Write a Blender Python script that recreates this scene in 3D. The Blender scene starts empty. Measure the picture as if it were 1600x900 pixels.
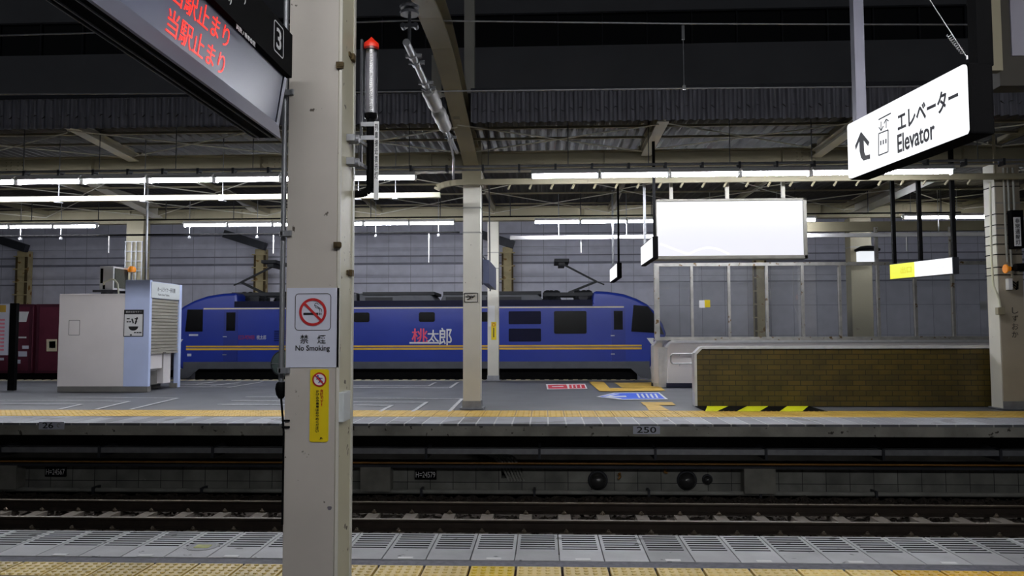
import bpy, math, random
from mathutils import Vector, Matrix, Euler
random.seed(4)
S = bpy.context.scene
COL = S.collection

# ------------------------------------------------------------------ camera, world, exposure
F = 1200.0
YAW = math.atan(50 / F); PITCH = math.atan(68 / F); ROLL = -0.003
CAMLOC = Vector((0, 0, 1.53))
R3 = (Matrix.Rotation(YAW, 3, 'Z') @ Matrix.Rotation(math.pi / 2 + PITCH, 3, 'X') @ Matrix.Rotation(ROLL, 3, 'Z'))
cam = bpy.data.objects.new('camera', bpy.data.cameras.new('camera'))
COL.objects.link(cam)
cam.data.lens = F / 1600 * 36; cam.data.sensor_width = 36; cam.data.clip_end = 300
cam.matrix_world = Matrix.Translation(CAMLOC) @ R3.to_4x4()
S.camera = cam
S.view_settings.view_transform = 'Standard'; S.view_settings.look = 'None'
S.view_settings.exposure = 0.0; S.view_settings.gamma = 1; S.view_settings.use_curve_mapping = False
W = bpy.data.worlds.new('night'); S.world = W; W.use_nodes = True
W.node_tree.nodes['Background'].inputs[0].default_value = (0.85, 0.9, 1, 1)
W.node_tree.nodes['Background'].inputs[1].default_value = 0.03
TUBE = 112.0          # fluorescent tube radiance

# ------------------------------------------------------------------ helpers
def ray(px, py):
    return R3 @ Vector(((px - 800) / F, -(py - 450) / F, -1))
def at(px, py, Y):
    d = ray(px, py); return CAMLOC + d * (Y / d.y)
def gr(px, py, z=0.0):
    d = ray(px, py); return CAMLOC + d * ((z - CAMLOC.z) / d.z)
def xat(px, Y, py=518): return at(px, py, Y).x
def zat(py, Y, px=800): return at(px, py, Y).z

def lin(c):
    c = c / 255.0
    return c / 12.92 if c <= .04045 else ((c + .055) / 1.055) ** 2.4
def rgb(r, g, b): return (lin(r), lin(g), lin(b), 1)

def mat(name, c, rough=.6, metal=0, var=.12, scale=3.0, bump=0, chips=None, emit=None, es=0, spec=.5, streak=None):
    m = bpy.data.materials.new(name); m.use_nodes = True
    nt = m.node_tree; b = nt.nodes['Principled BSDF']; L = nt.links.new
    b.inputs['Base Color'].default_value = rgb(*c); b.inputs['Roughness'].default_value = rough
    b.inputs['Metallic'].default_value = metal; b.inputs['Specular IOR Level'].default_value = spec
    if emit:
        b.inputs['Emission Color'].default_value = rgb(*emit); b.inputs['Emission Strength'].default_value = es
    tc = nt.nodes.new('ShaderNodeTexCoord')
    if var or bump or chips or streak:
        n = nt.nodes.new('ShaderNodeTexNoise'); n.inputs['Scale'].default_value = scale; n.inputs['Detail'].default_value = 6
        L(tc.outputs['Object'], n.inputs['Vector'])
        if streak:
            mp = nt.nodes.new('ShaderNodeMapping'); mp.inputs['Scale'].default_value = streak
            L(tc.outputs['Object'], mp.inputs['Vector']); L(mp.outputs[0], n.inputs['Vector'])
        mr = nt.nodes.new('ShaderNodeMapRange'); L(n.outputs['Fac'], mr.inputs['Value'])
        mr.inputs['From Min'].default_value = .3; mr.inputs['From Max'].default_value = .7
        mr.inputs['To Min'].default_value = 1 - var; mr.inputs['To Max'].default_value = 1 + var
        mx = nt.nodes.new('ShaderNodeMix'); mx.data_type = 'RGBA'; mx.blend_type = 'MULTIPLY'
        mx.inputs[0].default_value = 1; mx.inputs[6].default_value = rgb(*c)
        L(mr.outputs[0], mx.inputs[7]); out = mx.outputs[2]
        if chips:
            cc, sc, th = chips
            n2 = nt.nodes.new('ShaderNodeTexNoise'); n2.inputs['Scale'].default_value = sc; n2.inputs['Detail'].default_value = 4
            L(tc.outputs['Object'], n2.inputs['Vector'])
            r2 = nt.nodes.new('ShaderNodeMapRange'); L(n2.outputs['Fac'], r2.inputs['Value'])
            r2.inputs['From Min'].default_value = th; r2.inputs['From Max'].default_value = th + .03
            m2 = nt.nodes.new('ShaderNodeMix'); m2.data_type = 'RGBA'
            L(r2.outputs[0], m2.inputs[0]); L(out, m2.inputs[6]); m2.inputs[7].default_value = rgb(*cc); out = m2.outputs[2]
        L(out, b.inputs['Base Color'])
        if bump:
            bp = nt.nodes.new('ShaderNodeBump'); bp.inputs['Strength'].default_value = bump; bp.inputs['Distance'].default_value = .01
            n3 = nt.nodes.new('ShaderNodeTexNoise'); n3.inputs['Scale'].default_value = scale * 12; n3.inputs['Detail'].default_value = 4
            L(tc.outputs['Object'], n3.inputs['Vector']); L(n3.outputs['Fac'], bp.inputs['Height']); L(bp.outputs[0], b.inputs['Normal'])
    return m

def pertile(m, size, amount, off=0.0):
    # every laid tile keeps its own slightly different shade
    nt = m.node_tree; b = nt.nodes['Principled BSDF']; L = nt.links.new
    src = b.inputs['Base Color'].links[0].from_socket
    tc = nt.nodes.new('ShaderNodeTexCoord'); sp = nt.nodes.new('ShaderNodeSeparateXYZ'); L(tc.outputs['Object'], sp.inputs[0])
    a = nt.nodes.new('ShaderNodeMath'); a.operation = 'MULTIPLY_ADD'; L(sp.outputs[0], a.inputs[0]); a.inputs[1].default_value = 1/size; a.inputs[2].default_value = off
    f = nt.nodes.new('ShaderNodeMath'); f.operation = 'FLOOR'; L(a.outputs[0], f.inputs[0])
    w = nt.nodes.new('ShaderNodeTexWhiteNoise'); w.noise_dimensions = '1D'; L(f.outputs[0], w.inputs['W'])
    r = nt.nodes.new('ShaderNodeMapRange'); L(w.outputs['Value'], r.inputs['Value']); r.inputs['To Min'].default_value = 1-amount; r.inputs['To Max'].default_value = 1+amount*.6
    x = nt.nodes.new('ShaderNodeMix'); x.data_type = 'RGBA'; x.blend_type = 'MULTIPLY'; x.inputs[0].default_value = 1
    L(src, x.inputs[6]); L(r.outputs[0], x.inputs[7]); L(x.outputs[2], b.inputs['Base Color'])
    return m

def emat(name, c, s):
    m = bpy.data.materials.new(name); m.use_nodes = True
    b = m.node_tree.nodes['Principled BSDF']; b.inputs['Base Color'].default_value = rgb(28, 28, 28)
    b.inputs['Roughness'].default_value = .3
    b.inputs['Emission Color'].default_value = rgb(*c); b.inputs['Emission Strength'].default_value = s
    return m

def brickmat(name, c1, c2, mortar, w, h, gap, rough=.7, off=.5, swiz='XZ', var=.2, bump=.4, bias=0, spec=.5):
    m = bpy.data.materials.new(name); m.use_nodes = True
    nt = m.node_tree; b = nt.nodes['Principled BSDF']; L = nt.links.new
    b.inputs['Roughness'].default_value = rough; b.inputs['Specular IOR Level'].default_value = spec
    tc = nt.nodes.new('ShaderNodeTexCoord'); sp = nt.nodes.new('ShaderNodeSeparateXYZ'); cb = nt.nodes.new('ShaderNodeCombineXYZ')
    L(tc.outputs['Object'], sp.inputs[0]); L(sp.outputs[swiz[0]], cb.inputs[0]); L(sp.outputs[swiz[1]], cb.inputs[1])
    br = nt.nodes.new('ShaderNodeTexBrick'); L(cb.outputs[0], br.inputs['Vector'])
    br.offset = off; br.inputs['Scale'].default_value = 1
    br.inputs['Color1'].default_value = rgb(*c1); br.inputs['Color2'].default_value = rgb(*c2); br.inputs['Mortar'].default_value = rgb(*mortar)
    br.inputs['Mortar Size'].default_value = gap; br.inputs['Mortar Smooth'].default_value = 0
    br.inputs['Brick Width'].default_value = w; br.inputs['Row Height'].default_value = h; br.inputs['Bias'].default_value = bias
    n = nt.nodes.new('ShaderNodeTexNoise'); n.inputs['Scale'].default_value = 2.5; n.inputs['Detail'].default_value = 8
    L(tc.outputs['Object'], n.inputs['Vector'])
    mr = nt.nodes.new('ShaderNodeMapRange'); L(n.outputs['Fac'], mr.inputs['Value'])
    mr.inputs['From Min'].default_value = .3; mr.inputs['From Max'].default_value = .7
    mr.inputs['To Min'].default_value = 1 - var; mr.inputs['To Max'].default_value = 1 + var
    mx = nt.nodes.new('ShaderNodeMix'); mx.data_type = 'RGBA'; mx.blend_type = 'MULTIPLY'; mx.inputs[0].default_value = 1
    L(br.outputs['Color'], mx.inputs[6]); L(mr.outputs[0], mx.inputs[7]); L(mx.outputs[2], b.inputs['Base Color'])
    if bump:
        bp = nt.nodes.new('ShaderNodeBump'); bp.invert = True; bp.inputs['Strength'].default_value = bump; bp.inputs['Distance'].default_value = .01
        L(br.outputs['Fac'], bp.inputs['Height']); L(bp.outputs[0], b.inputs['Normal'])
    return m

class MB:
    def __init__(s): s.v = []; s.f = []
    def add(s, vs, fs):
        k = len(s.v); s.v += [tuple(v) for v in vs]; s.f += [tuple(i + k for i in f) for f in fs]; return s
    def box(s, x0, x1, y0, y1, z0, z1):
        x0, x1 = sorted((x0, x1)); y0, y1 = sorted((y0, y1)); z0, z1 = sorted((z0, z1))
        return s.add([(x0,y0,z0),(x1,y0,z0),(x1,y1,z0),(x0,y1,z0),(x0,y0,z1),(x1,y0,z1),(x1,y1,z1),(x0,y1,z1)],
                     [(0,3,2,1),(4,5,6,7),(0,1,5,4),(1,2,6,5),(2,3,7,6),(3,0,4,7)])
    def obox(s, c, u, v, w):
        c, u, v, w = map(Vector, (c, u, v, w))
        P = [c + a*u + b*v + d*w for d in (-1, 1) for (a, b) in ((-1,-1),(1,-1),(1,1),(-1,1))]
        return s.add(P, [(0,3,2,1),(4,5,6,7),(0,1,5,4),(1,2,6,5),(2,3,7,6),(3,0,4,7)])
    def bar(s, p, q, w, h, up=(0,0,1)):
        p, q = Vector(p), Vector(q); d = q - p; L = d.length; d.normalize(); up = Vector(up)
        if abs(d.dot(up)) > .98: up = Vector((0, 1, 0))
        sd = d.cross(up).normalized(); u = sd.cross(d)
        return s.obox((p + q) / 2, d * L / 2, sd * w / 2, u * h / 2)
    def cyl(s, p, q, r, n=10, r2=None):
        p, q = Vector(p), Vector(q); d = (q - p).normalized(); r2 = r if r2 is None else r2
        a = d.orthogonal().normalized(); b = d.cross(a); vs = []
        for c, rr in ((p, r), (q, r2)):
            for i in range(n):
                t = 2 * math.pi * i / n; vs.append(c + (a * math.cos(t) + b * math.sin(t)) * rr)
        fs = [(i, (i+1) % n, n + (i+1) % n, n + i) for i in range(n)]
        fs += [tuple(range(n-1, -1, -1)), tuple(range(n, 2*n))]
        return s.add(vs, fs)
    def tube(s, pts, r, n=8):
        for a, b in zip(pts[:-1], pts[1:]): s.cyl(a, b, r, n)
        return s
    def lathe(s, c, axis, prof, n=20):      # prof: (distance along axis, radius)
        c = Vector(c); d = Vector(axis).normalized(); a = d.orthogonal().normalized(); b = d.cross(a); vs = []
        for (h, r) in prof:
            for i in range(n):
                t = 2 * math.pi * i / n; vs.append(c + d*h + (a*math.cos(t) + b*math.sin(t)) * max(r, 1e-4))
        m = len(prof); fs = [(j*n+i, j*n+(i+1) % n, (j+1)*n+(i+1) % n, (j+1)*n+i) for j in range(m-1) for i in range(n)]
        fs += [tuple(range(n-1, -1, -1)), tuple(range((m-1)*n, m*n))]
        return s.add(vs, fs)
    def prism(s, pts, d):                   # closed 3-D outline swept by d
        d = Vector(d); n = len(pts); pts = [Vector(p) for p in pts]
        vs = pts + [p + d for p in pts]
        fs = [(i, (i+1) % n, n+(i+1) % n, n+i) for i in range(n)] + [tuple(range(n-1, -1, -1)), tuple(range(n, 2*n))]
        return s.add(vs, fs)
    def wave(s, x0, x1, pitch, amp, pa, pb, nrm, th=0.0):   # corrugated sheet between lines pa/pb (functions of x)
        n = int((x1 - x0) / pitch * 6); vs = []
        for i in range(n + 1):
            x = x0 + (x1 - x0) * i / n
            k = max(-1, min(1, 1.6 * math.sin(2 * math.pi * x / pitch))) * amp
            o = Vector(nrm) * k; vs += [Vector(pa(x)) + o, Vector(pb(x)) + o]
        return s.add(vs, [(2*i, 2*i+2, 2*i+3, 2*i+1) for i in range(n)])
    def build(s, name, m, parent=None, smooth=False, bevel=0, label=None):
        v = [Vector(p) for p in s.v]
        if parent is not None: o0 = origin(parent)
        else:
            xs = [p.x for p in v]; ys = [p.y for p in v]; zs = [p.z for p in v]
            o0 = Vector(((min(xs)+max(xs))/2, (min(ys)+max(ys))/2, min(zs)))
        me = bpy.data.meshes.new(name); me.from_pydata([p - o0 for p in v], [], s.f); me.update()
        me.materials.append(m)
        import bmesh
        bm = bmesh.new(); bm.from_mesh(me); bmesh.ops.recalc_face_normals(bm, faces=bm.faces); bm.to_mesh(me); bm.free()
        if smooth: me.shade_smooth(); me.set_sharp_from_angle(angle=math.radians(40))
        o = bpy.data.objects.new(name, me); COL.objects.link(o)
        if parent is not None: o.parent = parent
        else: o.location = o0
        if bevel:
            b = o.modifiers.new('bevel', 'BEVEL'); b.width = bevel; b.segments = 2; b.limit_method = 'ANGLE'
        if label: o['label'] = label
        return o

def origin(o):
    p = Vector(o.location)
    while o.parent: o = o.parent; p += Vector(o.location)
    return p
def tag(o, label, cat, group=None, kind=None):
    o['label'] = label; o['category'] = cat
    if group: o['group'] = group
    if kind: o['kind'] = kind
    return o
def thing(name, label, cat, loc, group=None):
    o = bpy.data.objects.new(name, None); o.empty_display_size = .1; COL.objects.link(o); o.location = Vector(loc)
    return tag(o, label, cat, group)
def struct(o): o['kind'] = 'structure'; return o
def kids(o): return [c for c in bpy.data.objects if c.parent == o]
def copy_tree(o, loc=None, parent=None, label=None):
    c = o.copy(); COL.objects.link(c)
    if parent is not None: c.parent = parent
    if loc is not None: c.location = Vector(loc)
    if label: c['label'] = label
    for ch in kids(o): copy_tree(ch, parent=c)
    return c

def text(body, c, u, v, w, h, m, name, parent=None, depth=.0015, bold=0, label=None, vgap=None):
    cu = bpy.data.curves.new(name, 'FONT'); cu.body = body; cu.align_x = 'CENTER'; cu.resolution_u = 3; cu.offset = bold
    if vgap: cu.space_line = vgap
    to = bpy.data.objects.new(name, cu); COL.objects.link(to)
    bpy.context.view_layer.update()
    me = bpy.data.meshes.new_from_object(to.evaluated_get(bpy.context.evaluated_depsgraph_get()))
    bpy.data.objects.remove(to)
    mb = MB(); c, u, v = Vector(c), Vector(u).normalized(), Vector(v).normalized(); n = u.cross(v)
    if len(me.vertices):
        xs = [p.co.x for p in me.vertices]; ys = [p.co.y for p in me.vertices]
        cx, cy = (min(xs)+max(xs))/2, (min(ys)+max(ys))/2; sx = w / max(1e-6, max(xs)-min(xs)); sy = h / max(1e-6, max(ys)-min(ys))
        mb.v = [tuple(c + u*(p.co.x-cx)*sx + v*(p.co.y-cy)*sy + n*depth) for p in me.vertices]
        mb.f = [tuple(p.vertices) for p in me.polygons]
    else:
        print('EMPTY TEXT', body)
    # lift to a real thickness
    k = len(mb.v); back = [tuple(Vector(p) - n*depth*.9) for p in mb.v]
    edges = {}
    for f in mb.f:
        for a, b in zip(f, f[1:] + f[:1]):
            e = (min(a, b), max(a, b)); edges[e] = None if e in edges else (a, b)
    side = [(b, a, a+k, b+k) for e in edges.values() if e for (a, b) in [e]]
    mb.v += back; mb.f += side
    v_ = [Vector(p) for p in mb.v]
    o0 = origin(parent) if parent is not None else c
    me2 = bpy.data.meshes.new(name); me2.from_pydata([p - o0 for p in v_], [], mb.f); me2.update(); me2.materials.append(m)
    o = bpy.data.objects.new(name, me2); COL.objects.link(o)
    if parent is not None: o.parent = parent
    else: o.location = o0
    if label: o['label'] = label
    return o
def vtext(chars, cx, y, ztop, zbot, w, m, parent, fill=.86):
    n = len(chars); st = (ztop-zbot)/n
    for i, ch in enumerate(chars):
        flat = ch == 'ー'
        text(ch, (cx, y, ztop-(i+.5)*st), (1,0,0), (0,0,1), w*(.25 if flat else 1)*(.35 if ch in '！。' else 1), st*fill, m, 'lettering', parent, bold=.012)
def many(name, m, parent, mbs):
    for b in mbs: b.build(name, m, parent)
X_, Y_, Z_ = Vector((1,0,0)), Vector((0,1,0)), Vector((0,0,1))

def ring(mb, c, u, v, r0, r1, d, n=40, a0=0, a1=2*math.pi):
    c, u, v = Vector(c), Vector(u), Vector(v); nn = u.cross(v).normalized(); vs = []
    for i in range(n + 1):
        t = a0 + (a1-a0)*i/n; e = u*math.cos(t) + v*math.sin(t)
        vs += [c+e*r0, c+e*r1, c+e*r0+nn*d, c+e*r1+nn*d]
    fs = []
    for i in range(n):
        k = 4*i; fs += [(k+2,k+3,k+7,k+6),(k+1,k+5,k+7,k+3),(k,k+2,k+6,k+4)]
    return mb.add(vs, fs)
def rrect(c, u, v, hw, hh, r, n=5):
    c, u, v = Vector(c), Vector(u), Vector(v); pts = []
    for (sx, sy, a) in ((1,1,0),(-1,1,90),(-1,-1,180),(1,-1,270)):
        for i in range(n+1):
            t = math.radians(a + 90*i/n)
            pts.append(c + u*(sx*(hw-r)+r*math.cos(t)) + v*(sy*(hh-r)+r*math.sin(t)))
    return pts
def frame_rr(mb, c, u, v, hw, hh, r, t, d):
    A = rrect(c, u, v, hw, hh, r); B = rrect(c, u, v, hw-t, hh-t, max(r-t, .001)); n = Vector(u).cross(Vector(v)).normalized()*d
    k = len(A); vs = A + B + [p+n for p in A] + [p+n for p in B]; fs = []
    for i in range(k):
        j = (i+1) % k
        fs += [(2*k+i, 2*k+j, 3*k+j, 3*k+i), (i, j, 2*k+j, 2*k+i), (k+i, 3*k+i, 3*k+j, k+j)]
    return mb.add(vs, fs)

# ------------------------------------------------------------------ materials
M = {}
M['asphalt']  = mat('asphalt', (90,92,97), .5, var=.16, scale=1.3, bump=.25)
M['asphalt_near'] = mat('asphalt_near', (70,70,76), .7, var=.15, scale=3, bump=.3)
M['coping']   = mat('coping_concrete', (184,184,187), .55, var=.12, scale=4, bump=.15, chips=((110,110,112), 9, .66))
M['joint']    = mat('joint_strip', (95,95,104), .7, var=.3, scale=25)
M['far_edge'] = mat('slab_edge_concrete', (158,156,147), .85, var=.3, scale=2.2, bump=.5, chips=((70,67,60), 7, .63))
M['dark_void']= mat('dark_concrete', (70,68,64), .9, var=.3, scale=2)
M['cream']    = mat('cream_paint', (140,133,110), .55, var=.08, scale=1.5, chips=((95,82,60), 6, .72))
M['creamlt']  = mat('pale_column_paint', (205,202,190), .5, var=.07, scale=1.5, chips=((90,80,65), 14, .74))
M['pillar']   = mat('pillar_paint', (184,178,169), .5, var=.07, scale=2.5, chips=((70,62,52), 17, .71), bump=.08)
M['pillar_side'] = mat('pillar_side_paint', (196,190,162), .5, var=.08, scale=2.5, chips=((80,68,48), 17, .68))
M['raceway']  = mat('raceway_cream', (222,220,198), .45, var=.05)
M['cap']      = mat('brushed_cap', (214,214,214), .35, .35, var=.1, scale=6)
M['clip']     = mat('rail_clip', (96,86,72), .7, .2, var=.2)
M['steel']    = mat('stainless', (190,190,192), .32, 1, var=.15, scale=6)
M['steel_worn']= mat('weathered_steel', (182,180,174), .42, .5, var=.2, scale=5, chips=((120,95,60), 7, .63))
M['galv']     = mat('galvanised', (150,152,156), .45, .6, var=.15, scale=8)
M['darksteel']= mat('dark_steel', (58,60,66), .5, .3, var=.15)
M['black']    = mat('black_paint', (10,10,11), .75, var=.1, spec=.06)
M['blackgloss']= mat('black_gloss', (10,10,12), .25, var=.05, spec=.2)
M['deck']     = mat('roof_sheet', (54,52,48), .7, .0, var=.25, scale=2)
M['fascia']   = mat('fascia_sheet', (120,120,130), .6, 0, var=.3, scale=3, streak=(6, 6, .6))
M['rust']     = mat('rusty_metal', (92,76,46), .8, .2, var=.4, scale=20)
M['rustcream']= mat('rusty_cream_paint', (196,180,135), .6, var=.15, scale=3, chips=((150,110,45), 3, .6))
M['rail']     = mat('rail_brown', (52,43,36), .8, .2, var=.2, scale=6)
M['railtop']  = mat('rail_head', (92,83,70), .55, .25, var=.15, scale=6)
M['sleeper']  = mat('sleeper_concrete', (104,97,88), .85, var=.2, scale=6, bump=.3)
M['ballast']  = mat('ballast_stone', (56,48,41), .95, var=.45, scale=14, bump=.5)
M['ground']   = mat('dark_ground', (40,38,36), .95, var=.3)
M['yellow']   = mat('tactile_yellow', (244,214,128), .5, var=.12, scale=2.2, chips=((190,160,90), 5, .68))
M['yellow2']  = mat('tactile_bright_yellow', (240,204,30), .5, var=.1, scale=3)
M['yellowfar']= mat('tactile_ochre', (198,162,70), .55, var=.15, scale=3)
M['white']    = mat('white_paint', (225,225,225), .5, var=.06)
M['linepaint']= mat('line_paint', (185,185,188), .6, var=.25, scale=12)
M['kioskw']   = mat('kiosk_white', (236,230,228), .4, var=.04, scale=1.2, chips=((150,130,110), 3.5, .75))
M['kioskb']   = mat('kiosk_pale_blue', (200,213,248), .35, var=.04, scale=1.5)
M['kioskhead']= mat('kiosk_header', (205,210,210), .4, var=.04)
M['plinth']   = mat('plinth_grey', (118,116,112), .7, var=.12)
M['shutter']  = mat('shutter_metal', (172,168,155), .45, .3, var=.08)
M['blue']     = mat('loco_blue', (27,52,152), .35, var=.06, scale=.8)
M['bluedark'] = mat('loco_deep_blue', (10,12,42), .5, var=.06, spec=.15)
M['locgrey']  = mat('loco_grey', (82,84,90), .5, var=.1)
M['locdark']  = mat('loco_dark', (30,32,36), .6, var=.15)
M['gold']     = mat('gold_stripe', (226,180,50), .5, var=.05)
M['creamline']= mat('cream_line', (215,205,175), .5, var=.05)
M['maroon']   = mat('container_maroon', (92,34,52), .5, var=.12)
M['wallpanel']= brickmat('barrier_panels', (226,226,240), (220,220,234), (165,165,178), 1.02, 1.36, .01, rough=.5, off=0, var=.07, bump=.2)
M['upperwall']= mat('upper_wall', (145,145,147), .8, var=.08, scale=.4)
M['upglass']  = mat('upper_glass', (6,7,12), .25, var=.0)
M['brick']    = brickmat('olive_brick', (80,66,18), (64,53,14), (36,30,10), .26, .105, .008, rough=.45, var=.25, bump=.5)
M['block']    = brickmat('concrete_blocks', (140,140,133), (118,118,113), (60,60,58), .40, .2, .006, rough=.9, off=0, var=.3, bump=.3)
M['lavpanel'] = mat('display_panel', (88,92,122), .32, .0, var=.05, spec=.8)
M['lavframe'] = mat('display_frame', (170,172,190), .3, .6, var=.05)
M['signwhite']= emat('lit_sign_white', (250,252,255), 1.15)
M['adface']   = emat('lit_advert_face', (243,243,252), .98)
M['adline']   = emat('lit_advert_line', (255,255,255), 1.2)
M['signyel']  = emat('lit_sign_yellow', (236,240,60), 1.05)
M['led']      = emat('led_red', (255,40,22), 1.6)
M['ledcore']  = emat('led_bright', (255,120,90), 1.5)
M['tube']     = emat('fluorescent_tube', (246,248,255), TUBE)
M['tube_rear']= emat('rear_fluorescent_tube', (244,247,255), TUBE*1.5)
M['tube_near']= emat('near_fluorescent_tube', (250,250,252), TUBE*1.12)
M['ink']      = mat('ink', (22,20,38), .5, var=0)
M['inkblk']   = mat('ink_black', (18,18,20), .5, var=0)
M['red']      = mat('prohibition_red', (178,32,34), .5, var=.03)
M['redcap']   = mat('red_cap', (235,50,25), .35, var=.03, emit=(235,40,20), es=.12)
M['plate']    = mat('sign_plate_white', (205,208,222), .4, var=.03)
M['stripyel'] = mat('strip_yellow', (222,196,20), .45, var=.05, chips=((170,150,40), 10, .72))
M['hazyel']   = mat('hazard_yellow', (232,236,20), .5, var=.05)
M['decalred'] = mat('decal_red', (205,40,60), .5, var=.12, scale=9)
M['decalblue']= mat('decal_blue', (50,95,215), .5, var=.12, scale=9)
M['purple']   = mat('decal_purple', (58,50,140), .5, var=.1)
M['pink']     = mat('pink_print', (225,130,150), .5, var=0)
M['green']    = mat('green_print', (70,150,120), .5, var=0)
M['amber']    = mat('amber', (230,140,20), .35, var=0, emit=(230,130,20), es=.15)
M['porcelain']= mat('porcelain', (170,170,168), .5, var=.08)
M['navy']     = mat('navy_skirting', (30,32,55), .5, var=.05)
M['cablegrey']= mat('cable_grey', (150,150,143), .7, var=.2)
M['cableyel'] = mat('cable_ochre', (150,105,45), .6, var=.25, scale=3)
M['monitor']  = mat('monitor_blue', (70,78,105), .3, var=.05)
M['darkhood'] = mat('dark_hood', (70,70,70), .22, .4, var=.1)
def glassmat(name, tint, refl, rough=0.0, dust=.0):
    m = bpy.data.materials.new(name); m.use_nodes = True; nt = m.node_tree; nt.nodes.clear(); L = nt.links.new
    o = nt.nodes.new('ShaderNodeOutputMaterial'); a = nt.nodes.new('ShaderNodeBsdfTransparent'); g = nt.nodes.new('ShaderNodeBsdfGlossy')
    fr = nt.nodes.new('ShaderNodeLayerWeight'); fr.inputs['Blend'].default_value = .25
    mr = nt.nodes.new('ShaderNodeMapRange'); mr.inputs['To Min'].default_value = refl; mr.inputs['To Max'].default_value = .9
    mx = nt.nodes.new('ShaderNodeMixShader'); a.inputs[0].default_value = tint; g.inputs['Roughness'].default_value = rough
    L(fr.outputs['Fresnel'], mr.inputs['Value']); L(mr.outputs[0], mx.inputs[0]); df = nt.nodes.new('ShaderNodeBsdfDiffuse'); df.inputs[0].default_value = (.7,.7,.7,1); m0 = nt.nodes.new('ShaderNodeMixShader'); m0.inputs[0].default_value = dust
    L(a.outputs[0], m0.inputs[1]); L(df.outputs[0], m0.inputs[2]); L(m0.outputs[0], mx.inputs[1]); L(g.outputs[0], mx.inputs[2]); L(mx.outputs[0], o.inputs[0])
    return m
M['glass'] = glassmat('clear_glass', (.95,.96,.96,1), .07, 0, .06)
M['lens']  = glassmat('clear_lens', (.85,.85,.88,1), .1, .25)

# ------------------------------------------------------------------ large structure
XL, XR = -26.0, 22.0
# near platform
pertile(M['yellow'], .3, .16)
NE = 5.90                 # edge towards the track
struct(MB().box(-6, 7, -2.5, 4.81, -.25, 0).build('near_platform', M['asphalt_near']))
mb = MB(); slot_strips = MB()
T = .3; x0 = gr(749, 830).x - 40*T + .0
n_t = 80
mb.box(x0, x0+n_t*T, 5.14, 5.49, -.25, -.035)
y_s = 5.50
g = .004
for i in range(n_t):
    a, b = x0+i*T+g, x0+(i+1)*T-g
    mb.box(a, b, 5.235, y_s, -.04, 0)
    mb.box(a, a+.022, y_s, NE, -.04, 0); mb.box(b-.022, b, y_s, NE, -.04, 0)
    nb = 7; pitch = (NE - y_s) / nb
    for k in range(nb): mb.box(a+.02, b-.02, y_s+k*pitch+.027, y_s+(k+1)*pitch, -.04, -.001); slot_strips.box(a+.022, b-.022, y_s+k*pitch, y_s+k*pitch+.027, -.02, -.001)
struct(mb.build('near_coping', pertile(M['coping'], .3, .3)))
struct(slot_strips.build('drain_slot_shade', mat('slot_shade_black', (8,8,9), .9, var=0, spec=.02)))  # flush black strips paint in the shade inside the grate slots
struct(MB().box(x0, x0+n_t*T, 5.11, 5.235, -.25, -.004).build('joint_strip', M['joint']))
mk = MB()
for i in range(-12, 16):
    xx = gr(637, 866).x + i*.6
    if -7 < xx < 8: mk.box(xx-.05, xx+.05, 5.245, 5.285, 0, .003)
struct(mk.build('coping_markers', M['white']))
def tactile(name, xa, n, y0, rows, m, t=.3, h=.0075, tilegap=.009, k=5, z=0, seg=7):
    mb = MB()
    for r in range(rows):
        for i in range(n):
            a, b, c, d = xa+i*t+tilegap, xa+(i+1)*t-tilegap, y0+r*t+tilegap, y0+(r+1)*t-tilegap
            mb.box(a, b, c, d, z-.03, z)
            for p in range(k):
                for q in range(k):
                    cx, cy = a + (p+.5)*(b-a)/k, c + (q+.5)*(d-c)/k
                    if k: mb.lathe((cx, cy, z-.001), (0,0,1), [(0,.0175),(h*.8,.014),(h,.008)], seg)
    return struct(mb.build(name, m))
xt = gr(737, 877).x
nL = 24
tactile('tactile_paving', xt-nL*T, nL, 4.81, 1, M['yellow'])
tactile('tactile_paving_bright', xt, 1, 4.81, 1, M['yellow2'])
tactile('tactile_paving', xt+T, 8, 4.81, 1, M['yellow'])
tactile('tactile_paving_bright', xt+9*T, 5, 4.81, 1, mat('tactile_deep_yellow', (228,182,45), .5, var=.12, scale=3))
tactile('tactile_paving', xt+5*T, 9, 4.51, 1, M['yellow'])
struct(MB().box(-8, 8, 4.81, 5.11, -.2, -.025).build('tactile_bedding', mat('grout', (52,38,32), .95, var=.1)))

# track bed and retaining wall
RT = -1.05
struct(MB().box(XL, XR, 5.6, 13.6, -1.6, -1.36).build('track_bed', M['ground']))
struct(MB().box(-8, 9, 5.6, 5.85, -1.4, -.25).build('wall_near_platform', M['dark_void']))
WY = 13.5
zb0, zb1 = zat(763, WY), zat(729, WY)
xs0, xs1 = at(820, 745, WY).x, at(838, 745, WY).x      # gap the cables come out of
gx0, gx1 = at(783, 745, WY).x, at(816, 745, WY).x
mb = MB(); mb.box(XL, gx0, WY, WY+.3, zb0-.3, zb1); mb.box(gx1, XR, WY, WY+.3, zb0-.3, zb1); mb.box(gx0, gx1, WY, WY+.3, zb0-.3, (zb0+zb1)/2-.02)
struct(mb.build('wall_below_far_platform', M['block']))
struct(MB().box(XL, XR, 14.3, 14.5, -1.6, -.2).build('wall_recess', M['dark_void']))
struct(MB().box(XL, XR, WY, 14.3, zb0-.3, zb1-.42).build('recess_floor', M['dark_void']))
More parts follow.
